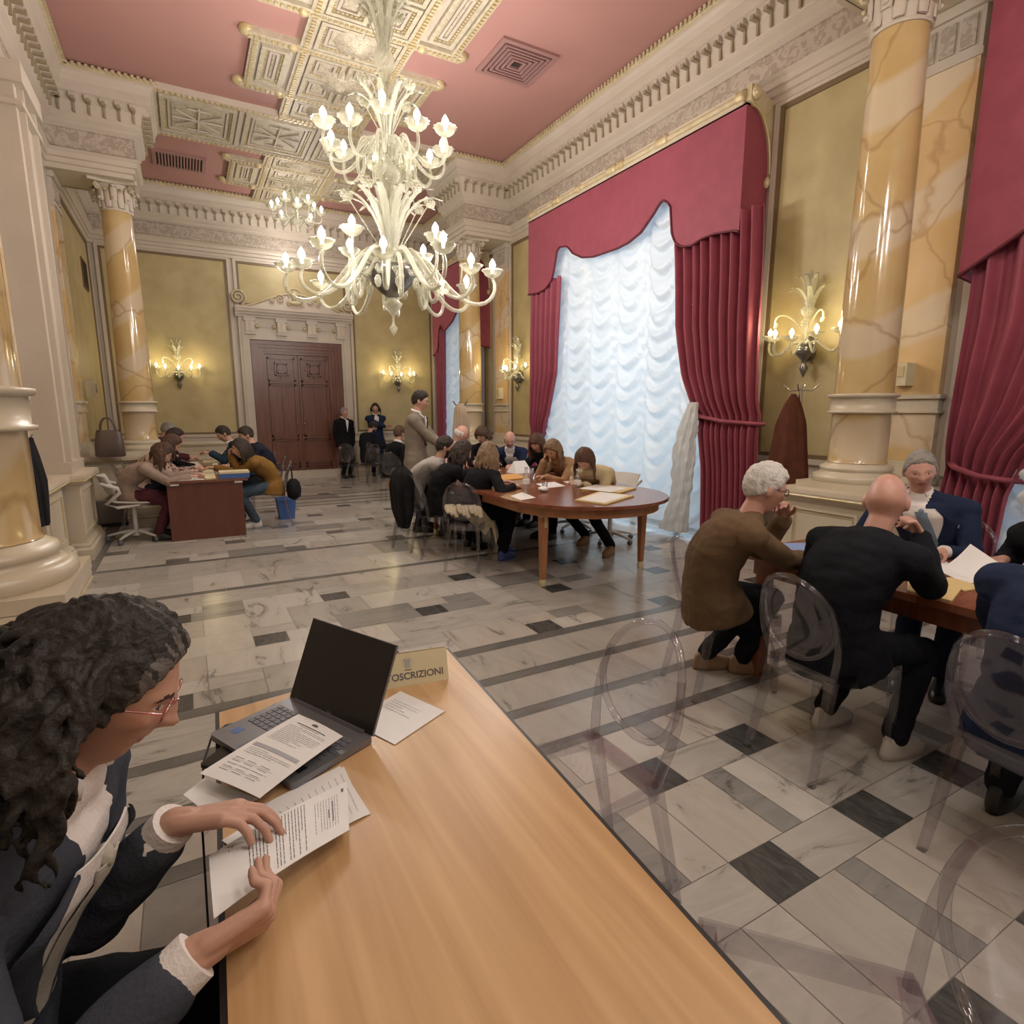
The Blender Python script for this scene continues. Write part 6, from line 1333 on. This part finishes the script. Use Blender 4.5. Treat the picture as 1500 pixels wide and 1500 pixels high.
        fuse(b, 'hair', [MT[hairc], MT['hair_streak']] if hair2 else [MT[hairc]], vx, 1, t, (lambda co, n: .006 * noise.noise(Vector((co.x * 60 + 4 * noise.noise(co * 12), co.y * 60, co.z * 16)))) if hair != 'fringe' else None, (lambda c: 1 if (lambda q: q.dot(hF) > .045 + .02 * noise.noise(q * 30) and q.dot(hU) > -.03 and noise.noise(Vector((q.x * 40, q.y * 160, q.z * 40))) > .05)(c - (head - O)) else 0) if hair2 else None)
    if glasses:
        b = MB(); pt = lambda y, z, x: head + hF * x * s + hL * y * s + hU * z * s - O
        for sd in (1, -1):
            b.tube([pt(sd * (.033 + .024 * math.cos(2 * PI * k / 16)), .010 + .017 * math.sin(2 * PI * k / 16), .101 - .05 * (.033 + .024 * math.cos(2 * PI * k / 16)) ** 1) for k in range(17)], .0022, 6, caps=False)
            b.tube([pt(sd * .057, .014, .094), pt(sd * .074, .013, .05), pt(sd * .079, .01, -.005), pt(sd * .078, -.012, -.018)], .002, 6)
        b.tube([pt(.010, .012, .104), pt(0, .015, .108), pt(-.010, .012, .104)], .002, 6); gl = b.obj('glasses', [MT[glasses]], t)
        b = MB()
        for sd in (1, -1): b.add([pt(sd * .033, .010, .0985)] + [pt(sd * (.033 + .023 * math.cos(2 * PI * k / 16)), .010 + .016 * math.sin(2 * PI * k / 16), .099) for k in range(16)], [(0, 1 + k, 1 + (k + 1) % 16) for k in range(16)])
        b.obj('lens', [MT['window']], gl)
    return t
TB = .80
# ---- foreground man
person('long haired man in a slate suit and pink glasses reading at the wooden desk', (-.42, 1.04, .53), (-.148, 1.02, 1.168), face=-20, look=-10, pitch=30, skin='skin', top='suit_slate', legs='suit_black', hair='wavy', hairc='hair_salt', kind='jacket', shirt='white_shirt', tie='tie_grey',
       hl=(-.078, 1.066, .872), hr=(-.052, .822, .822), hdl=(.14, -.045, .01), hdr=(.13, .035, .0), hand_n=((.05, -.35, -.9), (-.1, .8, .5)), curl=(.40, 1.0), hs=1.04, vwid=.42, elb=((-.8, .6, -.5), None), hair2=1, s=1.0, voxel=.010, hvox=.0037, hunch=.055, glasses='glasspink', long_len=.25, cuff=True, fl=(-.02, 1.16, 0), fr=(.0, .92, 0), brow='brow_d')
# ---- right group
person('white haired older man in a brown jacket, hand at his chin, by the right table', (2.48, 2.14, .55), (2.53, 1.90, 1.19), face=-28, look=-30, pitch=16, top='jacket_brown', legs='suit_black', shoes='shoe_tan', hair='short', hairc='hair_white', kind='jacket', hl=(2.74, 1.92, 1.02), hdl=(-.1, -.02, .15), hr=(2.85, 1.80, .80), skin='skinp', voxel=.010, hvox=.0065, hunch=.09, fl=(2.83, 2.20, 0), fr=(2.68, 2.35, 0), glasses='frame', curl=(1.0, .5), hand_n=((-.6, -.2, .3), (0, 0, -1)), brow='brow_g')
person('bald man in a black jacket seen from behind, resting his chin at the right table', (2.50, 1.45, .55), (2.66, 1.38, 1.185), face=-4, look=22, pitch=16, top='suit_black', legs='suit_black', shoes='shoe_white', hair='none', kind='jacket', hr=(2.88, 1.33, 1.02), hdr=(-.08, .05, .12), hl=(2.90, 1.62, .80), skin='skinp', voxel=.010, hvox=.007, hunch=.10, fl=(2.70, 1.58, 0), fr=(2.72, 1.26, 0), curl=(.5, 1.0), shw=.20)
person('smiling grey haired man in a navy suit with a blue tie across the right table', (4.02, 1.70, .55), (3.82, 1.81, 1.225), face=198, look=213, pitch=13, roll=6, top='suit_navy', legs='suit_navy', hair='thin', hairc='hair_grey', kind='jacket', shirt='white_shirt', tie='tie_blue', hl=(3.64, 1.56, .80), hr=(3.62, 1.98, .80), skin='skinp', voxel=.010, hvox=.0065, hunch=.03, shw=.205, pocket=1, cuff=True, curl=(.3, .4), brow='brow_g')
person('dark suited man cut off by the right edge, his back to the camera', (2.47, .70, .55), (2.60, .68, 1.19), face=4, look=20, pitch=15, top='suit_navy', legs='suit_black', hair='short', kind='jacket', hl=(2.92, .88, .80), hr=(2.92, .45, .80), hunch=.08, voxel=.010, hvox=.009, shw=.20, fl=(2.72, .86, 0), fr=(2.75, .6, 0))
person('dark clothed man across the right table at the photo edge holding a white page', (4.02, .95, .55), (3.60, 1.08, 1.13), face=172, look=180, pitch=30, top='suit_black', legs='suit_black', hair='short', kind='jacket', hl=(3.58, 1.02, .82), hr=(3.70, 1.30, .81), hdr=(-.12, .01, 0), hunch=.06, voxel=.010, hvox=.008, shw=.20)
# ---- round-ended table
VX, HV = .013, .0085
def seat(lb, hip, head, **k): return person(lb, hip, head, voxel=VX, hvox=HV, **k)
seat('bearded man in a pale grey blazer leaning on the meeting table, hand at his mouth', (2.36, 6.72, .56), (2.64, 6.36, 1.15), face=-18, look=-14, pitch=14, top='grey_blazer', legs='suit_black', hair='short', beard=True, hl=(2.92, 6.62, .81), hr=(2.76, 6.30, 1.00), hdr=(.0, .02, .12), curl=(.5, 1.0), hunch=.08, fl=(2.75, 6.7, 0), fr=(2.75, 6.5, 0))
seat('woman with long black hair in black beside the man in the grey blazer', (2.40, 5.98, .56), (2.66, 5.90, 1.12), face=0, look=-2, pitch=20, top='wool_black', legs='suit_black', hair='long', kind='knit', fem=1, hl=(2.92, 6.1, .81), hr=(2.92, 5.75, .81), hunch=.09, fl=(2.8, 6.05, 0), fr=(2.8, 5.85, 0))
seat('woman with straight light brown hair in black, back to the camera at the meeting table', (2.56, 5.42, .56), (2.76, 5.46, 1.12), face=25, look=40, pitch=14, top='wool_black', legs='suit_black', shoes='shoe_blue', hair='long', hairc='hair_blond', kind='knit', fem=1, hl=(2.98, 5.55, .81), hr=(2.90, 5.15, .81), elb=((.2, .4, -.5), (.1, -.6, -.4)), hunch=.05, fl=(2.95, 5.5, 0), fr=(2.84, 5.28, 0), long_len=.30)
seat('long dark haired woman in a pale tan jacket bending over papers by the big window', (4.26, 5.36, .56), (3.66, 4.96, 1.07), face=206, look=205, pitch=55, top='tan_jacket', legs='suit_black', shoes='shoe_tan', hair='long', hairc='hair_brown', fem=1, hl=(3.66, 4.96, .81), hr=(3.72, 5.24, .81), hunch=.10, fl=(4.02, 4.92, 0), fr=(4.1, 5.5, 0), knee=(-.3, .2, .3), long_len=.26)
seat('woman in a camel jacket resting her forehead on her hand, window side of the table', (4.28, 6.05, .56), (3.86, 5.88, 1.11), face=190, look=200, pitch=38, top='camel', legs='suit_black', hair='long', hairc='hair_blond', fem=1, skin='skint', hl=(3.64, 5.72, .81), hr=(3.80, 5.98, .98), hdr=(.02, -.03, .12), curl=(.4, .9), hunch=.09)
seat('woman with fringe and black top sitting next to the bald man in the dark suit', (4.50, 6.85, .56), (4.16, 6.74, 1.14), face=195, look=205, pitch=26, top='wool_black', legs='suit_black', hair='bangs', hairc='hair_brown', kind='knit', fem=1, skin='skint', hl=(3.85, 6.60, .81), hr=(3.86, 6.85, .81), hunch=.08)
seat('bald man in a dark suit at the far end of the meeting table', (4.36, 7.72, .56), (4.10, 7.40, 1.165), face=-122, look=-118, pitch=30, top='suit_navy', legs='suit_black', hair='fringe', hairc='hair_grey', shirt='white_shirt', skin='skinp', hl=(4.0, 7.15, .81), hr=(3.72, 7.30, .81), hunch=.06)
seat('older bald man in a pale pink shirt behind the bearded man', (3.26, 8.12, .58), (3.45, 7.66, 1.25), face=-85, look=-30, pitch=20, top='pinkshirt', legs='suit_black', hair='fringe', hairc='hair_white', kind='shirt', skin='skinp', hl=(3.55, 7.40, .84), hr=(3.3, 7.42, .84), hunch=.05)
seat('woman with short brown hair and glasses behind the black haired woman', (3.85, 8.0, .57), (3.74, 7.58, 1.225), face=-100, look=-150, pitch=24, top='wool_black', legs='suit_black', hair='bangs', hairc='hair_brown', kind='knit', fem=1, long_len=.10, glasses='frame', hl=(3.85, 7.3, .84), hr=(3.62, 7.32, .84))
person('young man in a long beige trench coat standing behind the meeting table', (2.60, 7.25, .93), (2.66, 7.20, 1.70), face=-30, look=-28, pitch=12, top='trench', legs='suit_black', hair='short', kind='coat', shirt='white_shirt', tie='suit_black', voxel=.012, hvox=.008, hl=(3.0, 7.12, 1.06), hr=(2.92, 6.98, 1.08), glasses='frame', s=1.02, hunch=.01, fl=(2.72, 7.36, 0), fr=(2.55, 7.1, 0))
# ---- far wall group
person('bald bearded man in a dark jacket standing at the right jamb of the wooden door', (3.22, 13.85, .86), (3.24, 13.84, 1.54), face=-70, look=-55, pitch=8, top='wool_black', legs='suit_black', hair='thin', hairc='hair_grey', kind='jacket', shirt='white_shirt', voxel=.014, hvox=.010, s=.98, shw=.20, vwid=.14, skin='skinp', hunch=.01)
person('long haired man in a navy suit standing arms crossed at the far wall', (4.0, 13.95, .90), (4.0, 13.92, 1.63), face=-95, look=-110, pitch=5, top='suit_navy', legs='suit_navy', hair='long', hairc='hair_dark', shirt='white_shirt', voxel=.016, hvox=.010, hl=(3.86, 13.62, 1.22), hr=(4.14, 13.60, 1.20), hdl=(-.12, .02, .02), hdr=(.12, .02, .02), long_len=.16, s=.98, vwid=.22, hunch=.01)
seat('dark haired man in black reading papers, seated before the standing navy suit man', (3.52, 12.95, .56), (3.70, 13.18, 1.20), face=25, look=15, pitch=35, top='suit_black', legs='suit_black', shoes='shoe_white', hair='short', beard=True, hl=(4.05, 13.1, .78), hr=(4.02, 12.85, .78), hunch=.07)
seat('short haired man in black with a pale collar, seated left of the trench coat man', (3.02, 9.66, .56), (3.10, 9.42, 1.20), face=20, look=25, pitch=8, top='wool_black', legs='suit_black', hair='short', hairc='hair_brown', kind='knit', shirt='white_shirt', hunch=.02)
# ---- left desks
seat('woman with long brown hair in a greige sweater writing at the near left desk', (-.68, 8.34, .57), (-.30, 8.20, 1.07), face=-4, look=-2, pitch=40, top='greige_knit', legs='burgundy', hair='long', hairc='hair_brown', kind='knit', fem=1, hl=(.02, 8.42, .78), hr=(-.02, 8.12, .78), hunch=.12, fl=(-.40, 8.46, 0), fr=(-.42, 8.18, 0), long_len=.26)
seat('woman in a patterned blouse writing, second along the left desk', (-.60, 8.98, .56), (-.21, 8.95, 1.14), face=0, look=0, pitch=40, top='leopard', legs='suit_black', hair='long', hairc='hair_brown', kind='knit', fem=1, hl=(.05, 9.15, .78), hr=(.0, 8.85, .78), hunch=.10)
seat('woman with black hair in black, third along the left desk', (-.55, 9.72, .56), (-.17, 9.70, 1.20), face=0, look=-10, pitch=25, top='wool_black', legs='suit_black', hair='long', kind='knit', fem=1, hl=(.05, 9.6, .78), hr=(0, 9.45, .78))
seat('grey haired person behind the three women at the left desks', (-.60, 11.65, .58), (-.30, 11.6, 1.25), face=0, look=0, pitch=25, top='burgundy', legs='suit_black', hair='short', hairc='hair_grey', kind='knit', hl=(-.02, 11.7, .78), hr=(-.02, 11.4, .78))
seat('dark haired woman in an ochre jacket, hand at her mouth, at the left desk', (.96, 8.55, .56), (.60, 8.50, 1.08), face=184, look=182, pitch=14, top='ochre', legs='denim', shoes='shoe_white', hair='long', fem=1, hl=(.47, 8.62, .99), hdl=(.02, -.02, .12), hr=(.28, 8.80, .82), hunch=.10, fl=(.72, 8.45, 0), fr=(.72, 8.68, 0), curl=(.9, .4))
seat('man in a navy sweater right behind the woman in the ochre jacket', (1.02, 9.42, .56), (.75, 9.40, 1.22), face=182, look=185, pitch=20, top='navy_knit', legs='suit_black', hair='short', kind='knit', hl=(.50, 9.25, .78), hr=(.50, 9.55, .78), hunch=.08)
seat('man in a dark teal jacket looking down at his phone at the second left desk', (.88, 10.42, .56), (.50, 10.38, 1.21), face=182, look=184, pitch=28, top='teal_dark', legs='suit_black', hair='short', shirt='white_shirt', hl=(.28, 10.3, .92), hr=(.30, 10.5, .92), hunch=.08)
gdup('A', 'clear chair under the man in the dark teal jacket', .95, 10.42, 180)
gdup('A', 'clear chair behind the near left desk, under the woman in the patterned blouse', -.60, 8.98, 0); gdup('A', 'clear chair under the black haired woman at the left desk', -.56, 9.72, 0); gdup('A', 'clear chair under the grey haired person at the second left desk', -.60, 11.65, 0)
gdup('A', 'clear chair under the long black haired woman at the meeting table', 2.34, 5.88, 0); gdup('A', 'clear chair under the bald man in the dark suit at the table end', 4.40, 7.76, -122); gdup('A', 'clear chair under the older man in the pale pink shirt', 3.24, 8.17, -80); gdup('A', 'clear chair under the woman with glasses at the table end', 3.86, 8.1, -100); gdup('A', 'clear chair under the woman with the fringe', 4.52, 6.88, 190)
gdup('A', 'clear chair under the smiling man in the navy suit', 4.06, 1.70, 190); gdup('A', 'clear chair under the dark clothed man across the right table', 4.06, .95, 175)
taskchair(-.46, 1.06, 0, 'white swivel office chair under the long haired man, outside the photo edge')
t = thing('phone', 'phone held by the man in the dark teal jacket', 'phone', (.24, 10.40, .93)); M = Matrix.Rotation(R(-50), 4, 'Y'); MB().box(-.04, .04, -.035, .035, -.005, .005, 0, M).obj('body', [MT['black']], t)
